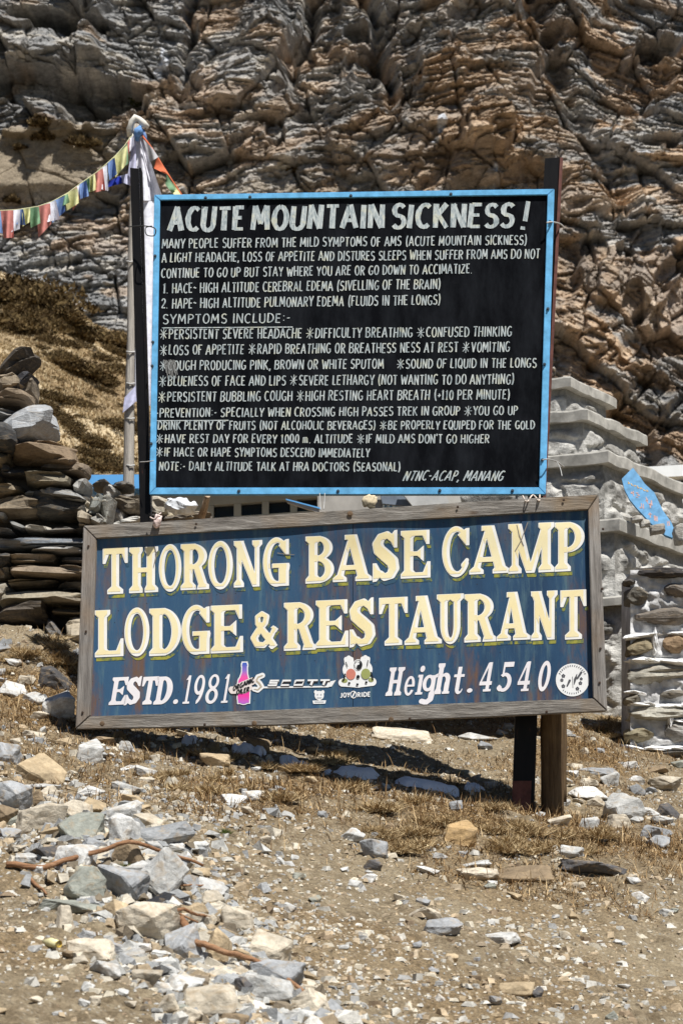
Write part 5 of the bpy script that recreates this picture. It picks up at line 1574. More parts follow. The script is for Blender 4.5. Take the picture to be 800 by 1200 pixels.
def letter(ch, W):
    e = 7 if not SMALL else 5; T = min(22, W * (0.31 if not SMALL else 0.27))
    if ch == 'T': return un(slab_(W / 2 - T / 2, W / 2 + T / 2, 9, 9, top=False), rect(0, 86, W, 100), poly((0, 66), (6, 66), (15, 90), (0, 90)), poly((W, 66), (W - 6, 66), (W - 15, 90), (W, 90)))
    if ch == 'H': return un(slab_(e, e + T - 1, 7, 4), slab_(W - e - T + 1, W - e, 4, 7), rect(e, 44, W - e, 55))
    if ch == 'O': return df(ell(W / 2, 50, W / 2, 52), ell(W / 2, 50, W / 2 - T * .82, 52 - 13))
    if ch == 'R': return un(slab_(e, e + T), bowl(W * .40, W * .93, 44, 100, 19, 11), rect(e, 89, W * .41, 100), rect(e, 44, W * .41, 55), poly((W * .42, 52), (W * .42 + T, 52), (W - 3, 8), (W - 3 - T, 6)), poly((W - 8 - T, 0), (W, 0), (W, 10), (W - 6, 14), (W - 4 - T, 14)))
    if ch == 'P': return un(slab_(e, e + T), bowl(W * .42, W, 38, 100, 20, 11), rect(e, 89, W * .43, 100), rect(e, 38, W * .43, 49))
    if ch == 'B': return un(slab_(e, e + T), bowl(W * .42, W * .95, 48, 100, 19, 11), bowl(W * .42, W, 0, 57, 20, 11), rect(e, 89, W * .43, 100), rect(e, 46, W * .43, 58), rect(e, 0, W * .43, 11))
    if ch == 'D': return un(slab_(e, e + T), bowl(W * .40, W, 0, 100, 21, 12), rect(e, 88, W * .41, 100), rect(e, 0, W * .41, 12))
    if ch == 'L': return un(slab_(e, e + T), rect(e, 0, W, 13), poly((W, 0), (W, 38), (W - 6, 38), (W - 17, 10), (W - 17, 0)))
    if ch == 'E': return un(slab_(e, e + T), rect(e, 0, W, 12), poly((W, 0), (W, 34), (W - 7, 34), (W - 17, 10), (W - 17, 0)), rect(e, 88, W - 2, 100), poly((W - 2, 100), (W - 2, 70), (W - 9, 70), (W - 18, 90), (W - 18, 100)), rect(e, 46, W - 18, 56), poly((W - 28, 46), (W - 14, 34), (W - 14, 68), (W - 28, 56)))
    if ch == 'N': return un(slab_(e, e + 11, 6, 5), slab_(W - e - 11, W - e, 5, 6, bot=False), poly((0, 100), (e + 15, 100), (W - e, 0), (W - e - 15, 0)))
    if ch == 'M': return un(slab_(e, e + 14, 7, 6), slab_(W - e - T + 3, W - e, 6, 7), poly((2, 100), (e + 20, 100), (W * .54, 0), (W * .54 - 14, 0)), poly((W - e - 17, 100), (W - e - 4, 100), (W * .54 + 3, 0), (W * .54 - 12, 0)))
    if ch == 'A': return un(poly((0 + 6, 5), (22, 5), (W * .48, 92), (W * .40, 96)), poly((W * .34, 100), (W * .62, 100), (W - 6, 4), (W - 8 - T, 4)), rect(W * .22, 24, W * .76, 35), rect(W * .30, 89, W * .60, 100),
                            poly((0, 0), (30, 0), (30, 8), (22, 15), (8, 15), (0, 8)), poly((W - 36, 0), (W, 0), (W, 8), (W - 9, 15), (W - 29, 15), (W - 36, 8)))
    if ch == 'U': return un(slab_(e, e + T - 2, bot=False) if False else un(rect(e, 36, e + T - 2, 100), poly((0, 100), (e + T + 6, 100), (e + T + 6, 91), (e + T - 2, 84), (e, 84), (0, 91))),
                            un(rect(W - e - 14, 36, W - e, 100), poly((W, 100), (W - e - 24, 100), (W - e - 24, 91), (W - e - 16, 84), (W - e, 84), (W, 91))),
                            df(it(ell(W / 2, 38, W / 2 - e, 39), rect(0, -5, W, 38)), un(ell((e + T - 2 + W - e - 14) / 2, 38, (W - 2 * e - T - 12) / 2, 26), rect(e + T - 2, 37.9, W - e - 14, 60))))
    if ch in 'CG':
        o_ = df(ell(W * .52, 50, W * .52, 52), ell(W * .56, 50, W * .52 - T * .78, 52 - 12))
        if ch == 'C':
            return un(df(o_, poly((W * .62, 24), (W + 20, 30), (W + 20, 74), (W * .62, 72))), poly((W, 102), (W, 62), (W - 7, 62), (W - 24, 84), (W - 18, 96), (W - 7, 97)), spine([(W - 10, 22, 7), (W - 5, 32, 4)]))
        return un(df(o_, poly((W * .60, 40), (W + 20, 46), (W + 20, 74), (W * .62, 72))), poly((W, 102), (W, 64), (W - 7, 64), (W - 22, 84), (W - 16, 96), (W - 7, 97)), rect(W - 22, -1, W, 46), rect(W - 36, 37, W + 1, 47))
    if ch == 'S':
        return un(spine([(W - 14, 84, 7), (W * .55, 93, 7), (W * .30, 87, 9), (W * .19, 74, 11), (W * .26, 62, 12.5), (W * .5, 50, 13), (W * .74, 38, 12.5), (W * .80, 25, 11), (W * .70, 12, 9), (W * .45, 6.5, 7), (16, 14, 7)]),
                  poly((W - 4, 102), (W - 4, 66), (W - 11, 66), (W - 22, 86), (W - 14, 96), (W - 11, 101)), poly((0, -2), (0, 36), (8, 36), (20, 14), (12, 4), (8, -1)))
    if ch == '&':
        return un(spine([(W * .82, 8, 9), (W * .55, 36, 10), (W * .28, 66, 8), (W * .26, 84, 7), (W * .42, 93, 6.5), (W * .58, 84, 8), (W * .54, 68, 8), (W * .30, 48, 9), (W * .14, 28, 10), (W * .24, 10, 8.5), (W * .48, 7, 7.5), (W * .70, 24, 7), (W * .86, 50, 7)]),
                  poly((W * .72, 54), (W * .82, 60), (W * 1.0, 50), (W * .92, 40)), poly((W * .64, 4), (W * .76, -6), (W * .98, 6), (W * .88, 14)))
    # slanted small lettering
    if ch == '1': return un(rect(W * .36, 0, W * .68, 100), poly((W * .05, 84), (W * .40, 100), (W * .40, 86)), rect(W * .05, 0, W * 1.0, 7))
    if ch == '9': return un(df(ell(W * .5, 66, W * .5, 35), ell(W * .5, 67, W * .24, 25)), df(it(ell(W * .32, 62, W * .68, 64), rect(W * .4, -3, W * 1.2, 64)), ell(W * .22, 64, W * .52, 58)))
    if ch == '8': return un(df(ell(W * .5, 75, W * .43, 26), ell(W * .5, 76, W * .22, 17)), df(ell(W * .5, 26, W * .5, 28), ell(W * .5, 26, W * .25, 18)))
    if ch == '0': return df(ell(W * .5, 50, W * .5, 51), ell(W * .5, 50, W * .22, 40))
    if ch == '4': return un(rect(W * .56, 0, W * .82, 100), poly((W * .50, 98), (W * .66, 98), (W * .14, 34), (0, 30)), rect(0, 22, W * 1.0, 34), rect(W * .38, 0, W * 1.0, 7))
    if ch == '5': return un(rect(W * .18, 84, W * .98, 100), rect(W * .18, 50, W * .30, 98), df(it(ell(W * .42, 31, W * .56, 32), rect(W * .0, -3, W * 1.2, 70)), un(ell(W * .38, 31, W * .30, 22), poly((-30, 22), (W * .38, 22), (W * .38, 46), (W * .18, 52), (-30, 80)))), spine([(W * .08, 12, 8), (W * .14, 8, 7)]))
    if ch == '.': return ell(W * .5, 14, W * .5, 14)
    if ch == 'h': return un(slab_(W * .12, W * .40, 4, 3), df(un(it(ell(W * .62, 48, W * .30, 20), rect(0, 48, W * 1.2, 80)), rect(W * .62, 4, W * .92, 50)), it(ell(W * .5, 44, W * .16, 14), rect(0, 0, W, 80))), rect(W * .55, 0, W * 1.0, 7))
    if ch == 'i': return un(rect(W * .25, 0, W * .72, 66), ell(W * .5, 86, W * .32, 10), rect(0, 0, W, 7), rect(W * .05, 58, W * .5, 66))
    if ch == 'e': return un(df(df(ell(W * .5, 50, W * .5, 52), ell(W * .5, 50, W * .24, 40)), poly((W * .55, 30), (W * 1.3, 22), (W * 1.3, 46), (W * .55, 46))), rect(W * .2, 46, W * .85, 56))
    if ch == 't': return un(rect(W * .28, 14, W * .62, 96), rect(0, 60, W * .95, 69), df(it(ell(W * .62, 18, W * .34, 20), rect(0, -5, W * 1.2, 16)), ell(W * .74, 24, W * .18, 18)))
    if ch == 'g': return un(df(ell(W * .45, 72, W * .42, 28), ell(W * .45, 72, W * .18, 19)), spine([(W * .8, 92, 5), (W * 1.0, 98, 5)]), rect(W * .66, 30, W * .90, 98), spine([(W * .78, 34, 10), (W * .76, 16, 9), (W * .5, 5, 8), (W * .14, 10, 8)]))
    return rect(0, 0, W, 100)

def bulge(px, py):
    w = math.exp(-((py - 615) / 26.0) ** 2)
    return w * (0.006 + 0.008 * (1 - (px - 100) / 600.0) + 0.003 * math.sin(px / 31.0 + 0.5) + 0.003 * math.sin(px / 83.0 + 2.2)) + 0.002 * math.sin(px / 60 + py / 70)
LP = Plane(105, 9.13, 700, 8.96, 720, bulge)
lod = empty('lodge_sign', LP.flat_pt(400, 845, -0.03), 'big weathered blue lodge sign with cream letters in a grey timber frame', 'sign board')
m = NT('weathered_blue_board', 0.6, 0.25)
q = m.pos((5, 5, 1.1)); q3 = m.pos((22, 22, 2.5)); wp = m.pos()
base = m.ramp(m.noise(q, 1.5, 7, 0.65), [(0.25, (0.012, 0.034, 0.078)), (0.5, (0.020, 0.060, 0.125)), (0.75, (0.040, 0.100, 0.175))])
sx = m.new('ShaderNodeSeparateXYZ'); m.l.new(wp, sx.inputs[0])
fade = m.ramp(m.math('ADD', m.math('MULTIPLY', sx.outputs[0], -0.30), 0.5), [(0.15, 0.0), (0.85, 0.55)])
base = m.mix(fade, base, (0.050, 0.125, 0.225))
teal = m.ramp(m.noise(q3, 1.3, 6, 0.7), [(0.50, 0.0), (0.70, 0.55)])
base = m.mix(teal, base, (0.12, 0.21, 0.23))
rust = m.math('MULTIPLY', m.ramp(m.noise(m.pos((3.2, 3.2, 0.9)), 2.2, 6, 0.7), [(0.49, 0.0), (0.62, 0.9)]), m.ramp(m.noise(q3, 0.9, 5, 0.7), [(0.38, 0.0), (0.58, 1.0)]))
low = m.ramp(m.math('MULTIPLY', m.math('SUBTRACT', 3.0, sx.outputs[2]), 1.0), [(0.0, 0.45), (0.6, 1.0)])
base = m.mix(m.math('MULTIPLY', rust, low), base, (0.16, 0.085, 0.048))
spk = m.ramp(m.voro(wp, 26), [(0.05, 1.0), (0.09, 0.0)])
base = m.mix(m.math('MULTIPLY', spk, 0.7), base, (0.02, 0.02, 0.02))
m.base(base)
m.bump(m.noise(m.pos((12, 12, 4)), 3, 6, 0.7), 0.35, 0.004)
M_LBLUE = m.m
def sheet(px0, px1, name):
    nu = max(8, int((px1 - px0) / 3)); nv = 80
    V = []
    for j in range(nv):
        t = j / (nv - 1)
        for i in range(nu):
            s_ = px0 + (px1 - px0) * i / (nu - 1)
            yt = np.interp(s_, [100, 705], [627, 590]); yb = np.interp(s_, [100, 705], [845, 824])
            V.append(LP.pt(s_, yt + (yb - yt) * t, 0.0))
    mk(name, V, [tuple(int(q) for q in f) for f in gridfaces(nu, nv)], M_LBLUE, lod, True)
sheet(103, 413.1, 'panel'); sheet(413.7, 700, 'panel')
prism(LP, 'backing', [(104, 628), (700, 592), (704, 822), (100, 844)], -0.012, -0.024, M_DARK, lod)
M_WF = wood_mat('grey_weathered_timber', (0.085, 0.074, 0.064), (0.225, 0.207, 0.185), (0.42, 0.395, 0.36), 'x', warm=(0.27, 0.20, 0.13))
M_WFV = wood_mat('grey_weathered_timber_upright', (0.10, 0.088, 0.08), (0.26, 0.24, 0.22), (0.43, 0.41, 0.385), 'z', warm=(0.28, 0.20, 0.13))
O = [(98, 616), (700.5, 579.5), (711, 832.5), (89, 854.5)]
I = [(113, 631), (688.5, 597), (694.5, 818), (105.5, 839)]
prism(LP, 'top_rail', [O[0], (250, 607.2), (420, 597.0), (560, 587.2), O[1], (I[1][0], I[1][1]), I[0]], 0.027, -0.03, M_WF, lod, 0.003)
prism(LP, 'right_rail', [(O[1][0] + .5, O[1][1] + .9), O[2], (I[2][0] + .1, I[2][1] - .6), (I[1][0] + .1, I[1][1] + .9)], 0.031, -0.03, M_WFV, lod, 0.003)
prism(LP, 'bottom_rail', [(O[2][0] - .6, O[2][1] + .8), (560, 840.5), (330, 849.5), O[3], (I[3][0], I[3][1] + .4), (I[2][0], I[2][1] + .4)], 0.034, -0.03, M_WF, lod, 0.003)
prism(LP, 'left_rail', [(O[0][0] - .1, O[0][1] + .9), (I[0][0] - .2, I[0][1] + .9), (I[3][0] - .2, I[3][1] - .4), (O[3][0] - .1, O[3][1] - 1.0)], 0.031, -0.03, M_WFV, lod, 0.003)
M_NAIL = flat('rusty_nail', (0.05, 0.03, 0.02), 0.7, 0.3, 60)
for (x, y) in [(104, 640), (101, 740), (97, 835), (705, 690), (703, 760), (706, 620), (480, 842), (640, 834), (240, 849), (660, 586), (536, 594), (230, 614), (702, 800)]:
    c = LP.flat_pt(x, y, 0.034); V, F = tube([c, c + LP.n * 0.003], [0.006, 0.004], 7); mk('nail', V, F, M_NAIL, lod)
for (x, y) in [(298, 847.5), (458, 843), (410, 602), (120, 848)]:
    c = LP.flat_pt(x, y, 0.0335)
    V, F = tube([c, c + LP.n * 0.0025], [0.013, 0.007], 9); mk('knot', V, F, flat('dark_wood_knot', (0.13, 0.085, 0.05), 0.8, 0.3, 60), lod)

M_MUST = NT('mustard_shade_paint', 0.7, 0.2)
_c = M_MUST.ramp(M_MUST.noise(M_MUST.pos(), 16, 5, 0.7), [(0.38, (0.36, 0.34, 0.06)), (0.49, (0.20, 0.22, 0.06)), (0.56, (0.035, 0.085, 0.14))])
M_MUST.base(_c); M_MUST = M_MUST.m
def paint(name, a, b, chips):
    m = NT(name, 0.65, 0.25)
    c = m.ramp(m.noise(m.pos(), 7, 4), [(0.35, a), (0.65, b)])
    k = m.noise(m.pos((20, 20, 8)), 3.2, 6, 0.75)
    c = m.mix(m.ramp(k, [(0.70, 0.0), (0.76, chips)]), c, (0.30, 0.22, 0.13))
    m.base(c); return m.m
M_WL = paint('white_sign_paint', (0.80, 0.79, 0.74), (0.88, 0.87, 0.83), 0.5)
M_CL = paint('cream_sign_paint', (0.86, 0.73, 0.40), (0.88, 0.79, 0.50), 0.5)
M_W2 = paint('lilac_white_sign_paint', (0.78, 0.74, 0.76), (0.86, 0.83, 0.84), 0.3)

LET = [('T', 120.6, 150, 642, 696), ('H', 151.5, 185.6, 641, 694.5), ('O', 186.3, 212.8, 638.7, 692.4), ('R', 211.8, 245.2, 637, 691), ('O', 243.9, 273, 634.9, 689.6), ('N', 273.5, 308, 633.4, 687.8),
 ('G', 308, 338.6, 630.8, 686.4), ('B', 357.8, 391.4, 628, 683.3), ('A', 389.8, 435.8, 626.4, 681.2), ('S', 436.4, 467.6, 622.5, 680.4), ('E', 469.2, 504.2, 621.4, 677.4), ('C', 517.6, 549.6, 617.8, 675.2), ('A', 549.4, 597, 615.8, 672.2),
 ('M', 595, 649, 613, 671.2), ('P', 649.4, 684.4, 611.6, 669.2),
 ('L', 111.4, 145, 714.6, 769.6), ('O', 146, 175.4, 713, 768), ('D', 175, 212.6, 712.4, 768.1), ('G', 212.8, 245.8, 709.9, 766.2), ('E', 247, 285, 709, 765), ('&', 293.2, 326.2, 715.8, 759.2), ('R', 332.6, 370, 705.6, 762),
 ('E', 369.8, 408.2, 703, 758.6), ('S', 409.4, 439.8, 701.4, 757.2), ('T', 443.8, 477.5, 699.9, 756.2), ('A', 473.6, 517.4, 698, 755), ('U', 511.4, 543.2, 696, 754.2), ('R', 543.6, 580.6, 695.6, 752.2), ('A', 581.2, 621, 693.6, 750.2),
 ('N', 621.2, 653.4, 692.4, 749.8), ('T', 656, 686.8, 691.2, 749.2)]
SK = 0.046
def letters(items, layers, slant=0.0, st=0.62):
    """layers: (name, material, function(sdf)->sdf, offset, dx, dy)"""
    for name, mat, fn, off, pad in layers:
        V = []; F = []
        for gi, (ch, x0, x1, yt, yb) in enumerate(items):
            h = yb - yt; w = x1 - x0; k = h / 100.0; W = w / k; cx = (x0 + x1) / 2
            Sf = fn(letter(ch, W))
            def mp(a, b, off=off, x0=x0, yb=yb, k=k, cx=cx):
                px = x0 + a * k + slant * b * k
                return LP.pt(px, yb - b * k - SK * (px - cx), off)
            raster(Sf, -pad, -pad, W + pad, 100 + pad, st / k, mp, V, F)
        mk(name, V, F, mat, lod)
def cream(s):
    return lambda x, y: np.maximum.reduce([s(x, y) + 0.9, s(x + 6.5, y - 0.5), s(x - 2.0, y + 0.5), 5.0 - y])
def must(s):
    return lambda x, y: np.maximum(s(x - 3.0, y + 8.5), -(s(x, y) - 1.8))
letters(LET, [('letter_shading', M_MUST, must, 0.0011, 14), ('main_lettering', M_WL, lambda s: s, 0.0019, 4), ('letter_fill', M_CL, cream, 0.0027, 4)])
SMALL = True
L3 = [('E', 128, 146.6, 793.8, 825.8), ('S', 145.2, 162.4, 793.4, 825.6), ('T', 163, 181.4, 793.2, 825.4), ('D', 180.2, 199.6, 793, 825.2), ('.', 202.6, 208.2, 805.5, 825.0),
      ('1', 213.5, 221.5, 791.8, 824.6), ('9', 224.5, 236.5, 791.6, 824.2), ('8', 239.5, 253.6, 790.8, 824.0), ('1', 258.5, 266.5, 790.4, 823.6)]
letters(L3, [('date_lettering', M_W2, lambda s: (lambda x, y: s(x, y) - 0.2), 0.0019, 6)], 0.17, 0.45)
L4 = [('H', 452.0, 468.5, 782.4, 815.0), ('e', 472.0, 483.5, 793.0, 814.6), ('i', 486, 494, 779.2, 813.8), ('g', 490.5, 507, 791.2, 824.8), ('h', 507.5, 525.5, 777.6, 813.0), ('t', 528.5, 541, 780.5, 812.6), ('.', 546.4, 552.6, 794, 811.6),
      ('4', 560, 574, 776.6, 810.2), ('5', 582.6, 597, 776.2, 810.0), ('4', 604.6, 618.4, 775.6, 809.8), ('0', 628, 641.2, 775.4, 809.4)]
letters(L4, [('height_lettering', M_W2, lambda s: (lambda x, y: s(x, y) - 0.5), 0.0019, 6)], 0.17, 0.45)

# ------------------------------------------------------------------ stickers on the lodge sign (shapes in photo pixels, y flipped)
def sticker(name, label, layers, st=0.45):
    root = None
    for i, (nm, mat, sd, x0, y0, x1, y1) in enumerate(layers):
        V = []; F = []
        raster(lambda X, Y: sd(X, -Y), x0, -y1, x1, -y0, st, lambda a, b, i=i: LP.pt(a, -b, 0.0022 + 0.0007 * i), V, F, 4)
        if not F: continue
        mk(nm, V, F, mat, lod)
def fl(n, c, r=0.4): return flat(n, c, r, 0.04, 40, 0.4)
S_W = fl('white_vinyl', (0.85, 0.85, 0.84)); S_K = fl('black_vinyl', (0.012, 0.012, 0.014)); S_TAN = fl('tan_vinyl', (0.50, 0.42, 0.30)); S_RED = fl('coral_vinyl', (0.62, 0.22, 0.16)); S_GRN = fl('olive_vinyl', (0.33, 0.36, 0.12))
mb = NT('pink_blue_gradient_vinyl', 0.4, 0.4)
sz = mb.new('ShaderNodeSeparateXYZ'); mb.l.new(mb.pos(), sz.inputs[0])
zt_, zb_ = LP.pt(287, 778, 0).z, LP.pt(287, 824, 0).z
mb.base(mb.ramp(mb.math('DIVIDE', mb.math('SUBTRACT', sz.outputs[2], zb_), zt_ - zb_), [(0.0, (0.50, 0.14, 0.60)), (0.18, (0.85, 0.05, 0.36)), (0.66, (0.88, 0.10, 0.40)), (0.82, (0.30, 0.18, 0.60)), (1.0, (0.06, 0.12, 0.5))]))
bottle = un(poly((284.2, 776.5), (289.2, 776.5), (289.6, 790), (283.6, 790)), spine([(286.5, 788, 2.9), (286.2, 794, 4.4), (285.8, 799, 6.4), (285.6, 804, 7.0), (285.4, 818, 6.8)]), poly((278.6, 803), (292.6, 803), (292.0, 823.4), (279.2, 823.8)), rect(283.6, 778.6, 289.8, 780.6))
ribn = un(spine([(272, 809, 3.6), (284, 803.5, 4.6), (296, 798, 4.2)]), spine([(272, 810, 3.0), (286, 808.5, 4.2), (293, 806, 3)]), ell(271.5, 808, 3.6, 3.6))
grow = lambda f, d: (lambda x, y: f(x, y) - d)
sticker('bottle', '', [('bottle_sticker', S_W, grow(bottle, 1.3), 266, 772, 302, 830), ('bottle_print', mb.m, bottle, 266, 772, 302, 830), ('ribbon_print', fl('pale_pink_vinyl', (0.78, 0.70, 0.66)), ribn, 264, 790, 304, 818)])
def small(s, x0, x1, y0, y1, h, tv, th, mat, name, off, slant=0.0, seed=1):
    V = []; F = []
    text_line(LP, s, x0, x1, y0, y1, h, V, F, tv, th, slant, seed, off, 0.0)
    mk(name, V, F, mat, lod)
small('ORGANIC', 273.5, 298, 809.5, 798.8, 5.2, 1.5, 1.3, S_K, 'sticker_lettering', 0.0046, 0.1)
small('OILER', 277.5, 292, 813.8, 809.8, 5.0, 1.5, 1.3, S_K, 'sticker_lettering', 0.0046, 0.1)
slogo = un(spine([(307.5, 791.5, 2.2), (302.5, 793.5, 2.4), (300.2, 797.5, 2.4), (304, 801, 2.6), (306.2, 804.5, 2.4), (302, 808.5, 2.2), (297.8, 807.5, 1.9)]))
scott = [('brand_sticker', S_W, un(grow(slogo, 0.9), poly((307.4, 806.6), (308.5, 804.6), (386.5, 803.6), (385.0, 805.4)), poly((384, 799.2), (393.5, 797.0), (388.5, 804.6), (382, 805))), 292, 786, 396, 812), ('brand_mark', S_TAN, grow(slogo, -1.5), 292, 786, 312, 812)]
sticker('scott', '', scott)
G['Sw'] = None
V = []; F = []; rd = random.Random(1)
def wide(ch, x, w):
    P_ = {'S': [[(1, .95), (.12, .95), (.06, .55), (.92, .5), (.88, .05), (0, .05)]], 'C': [[(1, .93), (.12, .93), (.05, .07), (.93, .07)]], 'O': [[(.1, .93), (.95, .93), (.9, .07), (.05, .07), (.1, .93)]], 'T': [[(0, .93), (1, .93)], [(.5, .93), (.45, 0)]]}[ch]
    for k, st in enumerate(P_):
        pts = [(x + u * w + v * 1.8, v * 5.4 + 1.4) for u, v in st]
        ribbon(pts, 4.2 if mode == 0 else 2.9, 2.9 if mode == 0 else 1.75, V, F, lambda a, b, l: LP.pt(311.5 + a + (0.4 if mode == 0 else 0), 805.0 - b * 1.12 + (0.5 if mode == 0 else 0) - 0.012 * a, l), (0.0036 if mode == 0 else 0.0048) + 0.0003 * k, rd, 0.0)
for mode, nm_, mt_ in ((0, 'lettering_shadow', fl('brown_black_vinyl', (0.07, 0.045, 0.035))), (1, 'brand_lettering', S_W)):
    V = []; F = []
    for k, (ch, w) in enumerate([('S', 11.5), ('C', 10.5), ('O', 11.5), ('T', 12), ('T', 11)]): wide(ch, 2.2 + k * 15, w)
    mk(nm_, V, F, mt_, lod)
# small white crest badge
badge = un(ell(374, 815, 5.4, 5.4), poly((366, 821), (382, 820.6), (381, 824.6), (367, 824.8)), ell(369.8, 811, 1.9, 2.2), ell(378.2, 811, 1.9, 2.2))
sticker('badge', '', [('badge_sticker', S_W, badge, 362, 806, 386, 828), ('badge_print', fl('grey_vinyl', (0.45, 0.46, 0.48)), un(ell(372, 814, 1.0, 1.0), ell(376, 814, 1.0, 1.0), rect(371, 817.2, 377, 818.2), rect(368.5, 822, 379.5, 823)), 362, 806, 386, 828)])
# joy ride sticker: two raised hands on a cloud, yin-yang over them
hands = un(ell(409.5, 785, 7, 8), ell(428, 784.5, 7, 8), *[spine([(407 + k * 2.6, 782, 1.6), (405.6 + k * 2.9, 772.5 - (1.6 if k == 1 else 0), 1.5)]) for k in range(3)], *[spine([(424.5 + k * 2.6, 781.5, 1.6), (425 + k * 2.9, 772 - (1.6 if k == 1 else 0), 1.5)]) for k in range(3)])
cloud = un(spine([(401, 800, 4.6), (419, 797, 9), (436, 799, 4.8)]), ell(419, 790, 11, 12), ell(419.5, 778.5, 5.4, 6))
yyc = (419.6, 779.0)
yin = un(it(ell(yyc[0], yyc[1], 4.2, 5.0), poly((yyc[0], 760), (440, 760), (440, 800), (yyc[0], 800))), ell(yyc[0] + .2, yyc[1] + 2.4, 2.0, 2.4))
yinb = df(yin, ell(yyc[0], yyc[1] - 2.4, 2.0, 2.4))
ring = df(ell(yyc[0], yyc[1], 4.8, 5.6), ell(yyc[0], yyc[1], 4.2, 5.0))
spots_ = un(ell(409, 800.5, 1.5, 1.3), ell(418.6, 802, 1.5, 1.3), ell(429, 799.6, 1.5, 1.3), ell(402, 797, 1.0, 1.0), ell(436.4, 795.6, 1.1, 1.1), ell(419.4, 793, 2, 2), spine([(404, 790, .8), (403, 796, .8)]), spine([(434.6, 788, .8), (436.4, 794, .8)]), spine([(405, 776, .5), (407, 781, .5)]), spine([(431, 774, .5), (430, 780, .5)]))
sticker('joy', '', [('hands_sticker', S_W, un(grow(hands, 1.2), cloud), 392, 766, 446, 808), ('hand_print', S_GRN, un(ell(403.5, 797.6, 3.6, 2.6)), 392, 766, 446, 808), ('hand_print', S_GRN, un(ell(434.6, 796.6, 3.2, 2.4)), 392, 766, 446, 808), ('hand_print', S_RED, it(ell(411, 790, 5.6, 6.4), poly((402, 780), (417, 780), (417, 800), (402, 800))), 392, 766, 446, 808),
                    ('hand_print', S_GRN, ell(428.4, 789.6, 5.4, 6.2), 392, 766, 446, 808), ('dark_print', S_K, un(yinb, ring, spots_), 392, 766, 446, 808)], 0.35)
small('JOY', 398.6, 409.6, 817.4, 816.8, 5.2, 1.25, 1.05, S_W, 'sticker_lettering', 0.0024, 0.0, 2)
small('RIDE', 418.6, 433.6, 816.8, 816.0, 5.2, 1.25, 1.05, S_W, 'sticker_lettering', 0.0024, 0.0, 3)
sticker('dd', '', [('emblem_print', S_W, df(ell(414, 814, 3.8, 4.4), ell(414, 814, 2.9, 3.5)), 408, 806, 420, 820), ('emblem_print', S_W, spine([(412.6, 817, .8), (415.6, 811, .8)]), 408, 806, 420, 820)], 0.3)
# round white sticker
fe = lambda cx, cy, s: un(*[ell(cx + dx * s, cy + dy * s, 1.0 * s, 1.0 * s) for dx, dy in ((0, -1.4), (1.3, -.3), (.8, 1.2), (-.8, 1.2), (-1.3, -.3))])
marks = [spine([(675.5, 790, .4), (673.4, 796, 1.5), (672.2, 802, .4)]), spine([(680.5, 788, 1.3), (676, 795, 1.1)]), spine([(667, 797.5, 1.4), (664, 804, .8)]), spine([(670.2, 793, .3), (670.8, 806, .3)])]
marks += [fe(659.6, 792, 1.0), fe(657.8, 797, .9), fe(659.5, 804, 1.0), fe(679.5, 800.5, 1.0), fe(680.5, 795.5, .8), fe(676, 807, 1.0)]
for k in range(15):
    a = R(205 + k * 9.2); marks.append(spine([(670 + 15.6 * math.cos(a), 796.6 + 15.6 * math.sin(a), .45), (670 + 17.2 * math.cos(a + .03), 796.6 + 17.2 * math.sin(a + .03), .45)]))
for k in range(9):
    a = R(130 - k * 9.5); marks.append(spine([(670 + 15.4 * math.cos(a), 796.6 + 15.4 * math.sin(a), .4), (670 + 16.8 * math.cos(a), 796.6 + 16.8 * math.sin(a), .4)]))
sticker('round', '', [('round_sticker', S_W, ell(670.2, 796.8, 19.4, 19.2), 648, 774, 692, 820), ('round_print', fl('charcoal_vinyl', (0.09, 0.09, 0.10)), un(*marks), 650, 776, 690, 818)], 0.35)
# dark scratches left on the board
V = []; F = []; rd = random.Random(2)
for pts in [[(181, -640), (183.5, -650), (180, -665)], [(605, -615), (608, -628), (613, -640)], [(618, -612), (610, -634), (603, -646)], [(325, -648), (335, -649.5), (345, -650)]]:
    ribbon(pts, 1.2, 0.9, V, F, lambda a, b, l: LP.pt(a, -b, l), 0.0036, rd, 0.3)
mk('scratches', V, F, flat('peeled_grey', (0.22, 0.20, 0.18), 0.9, 0.3, 50), lod)

# ------------------------------------------------------------------ posts, wires and ties
M_STEEL = NT('black_painted_steel', 0.45, 0.15)
_n = M_STEEL.noise(M_STEEL.pos((8, 8, 2)), 4, 6, 0.7)
M_STEEL.base(M_STEEL.ramp(_n, [(0.3, (0.004, 0.004, 0.005)), (0.66, (0.009, 0.008, 0.008)), (0.74, (0.07, 0.025, 0.018))]))
M_STEEL.bump(_n, 0.3, 0.003); M_STEEL = M_STEEL.m
M_RED = flat('red_oxide_steel', (0.12, 0.045, 0.035), 0.7, 0.4, 25, 0.3)
def plate(name, top, bot, Y, pxw, th, mat, parent, tz=0.0):
    """upright flat bar: top/bot give its left-edge column and row"""
    a = P(bot[0], bot[1], Y); b = P(bot[0] + pxw, bot[1], Y); c = P(top[0] + pxw, top[1], Y); d = P(top[0], top[1] + tz, Y)
    t = Vector((0, th, 0))
    return mk(name, [a, b, b + t, a + t, d, c, c + t, d + t], BOXF, mat, parent)
lp_ = empty('steel_post', P(176, 880, 9.32), 'black steel angle post holding the boards at left', 'post')
plate('flange', (152.6, 197.5), (171.2, 852), 9.30, 10.2, 0.006, M_STEEL, lp_, -1)
plate('flange', (163.0, 196.5), (181.3, 852), 9.296, 2.6, 0.075, M_STEEL, lp_)
rp_ = empty('steel_post', P(615, 950, 9.30), 'black and rust red steel post holding the boards at right', 'post')
plate('flange', (638.0, 184.5), (599.5, 950), 9.29, 17.5, 0.006, M_STEEL, rp_, 1)
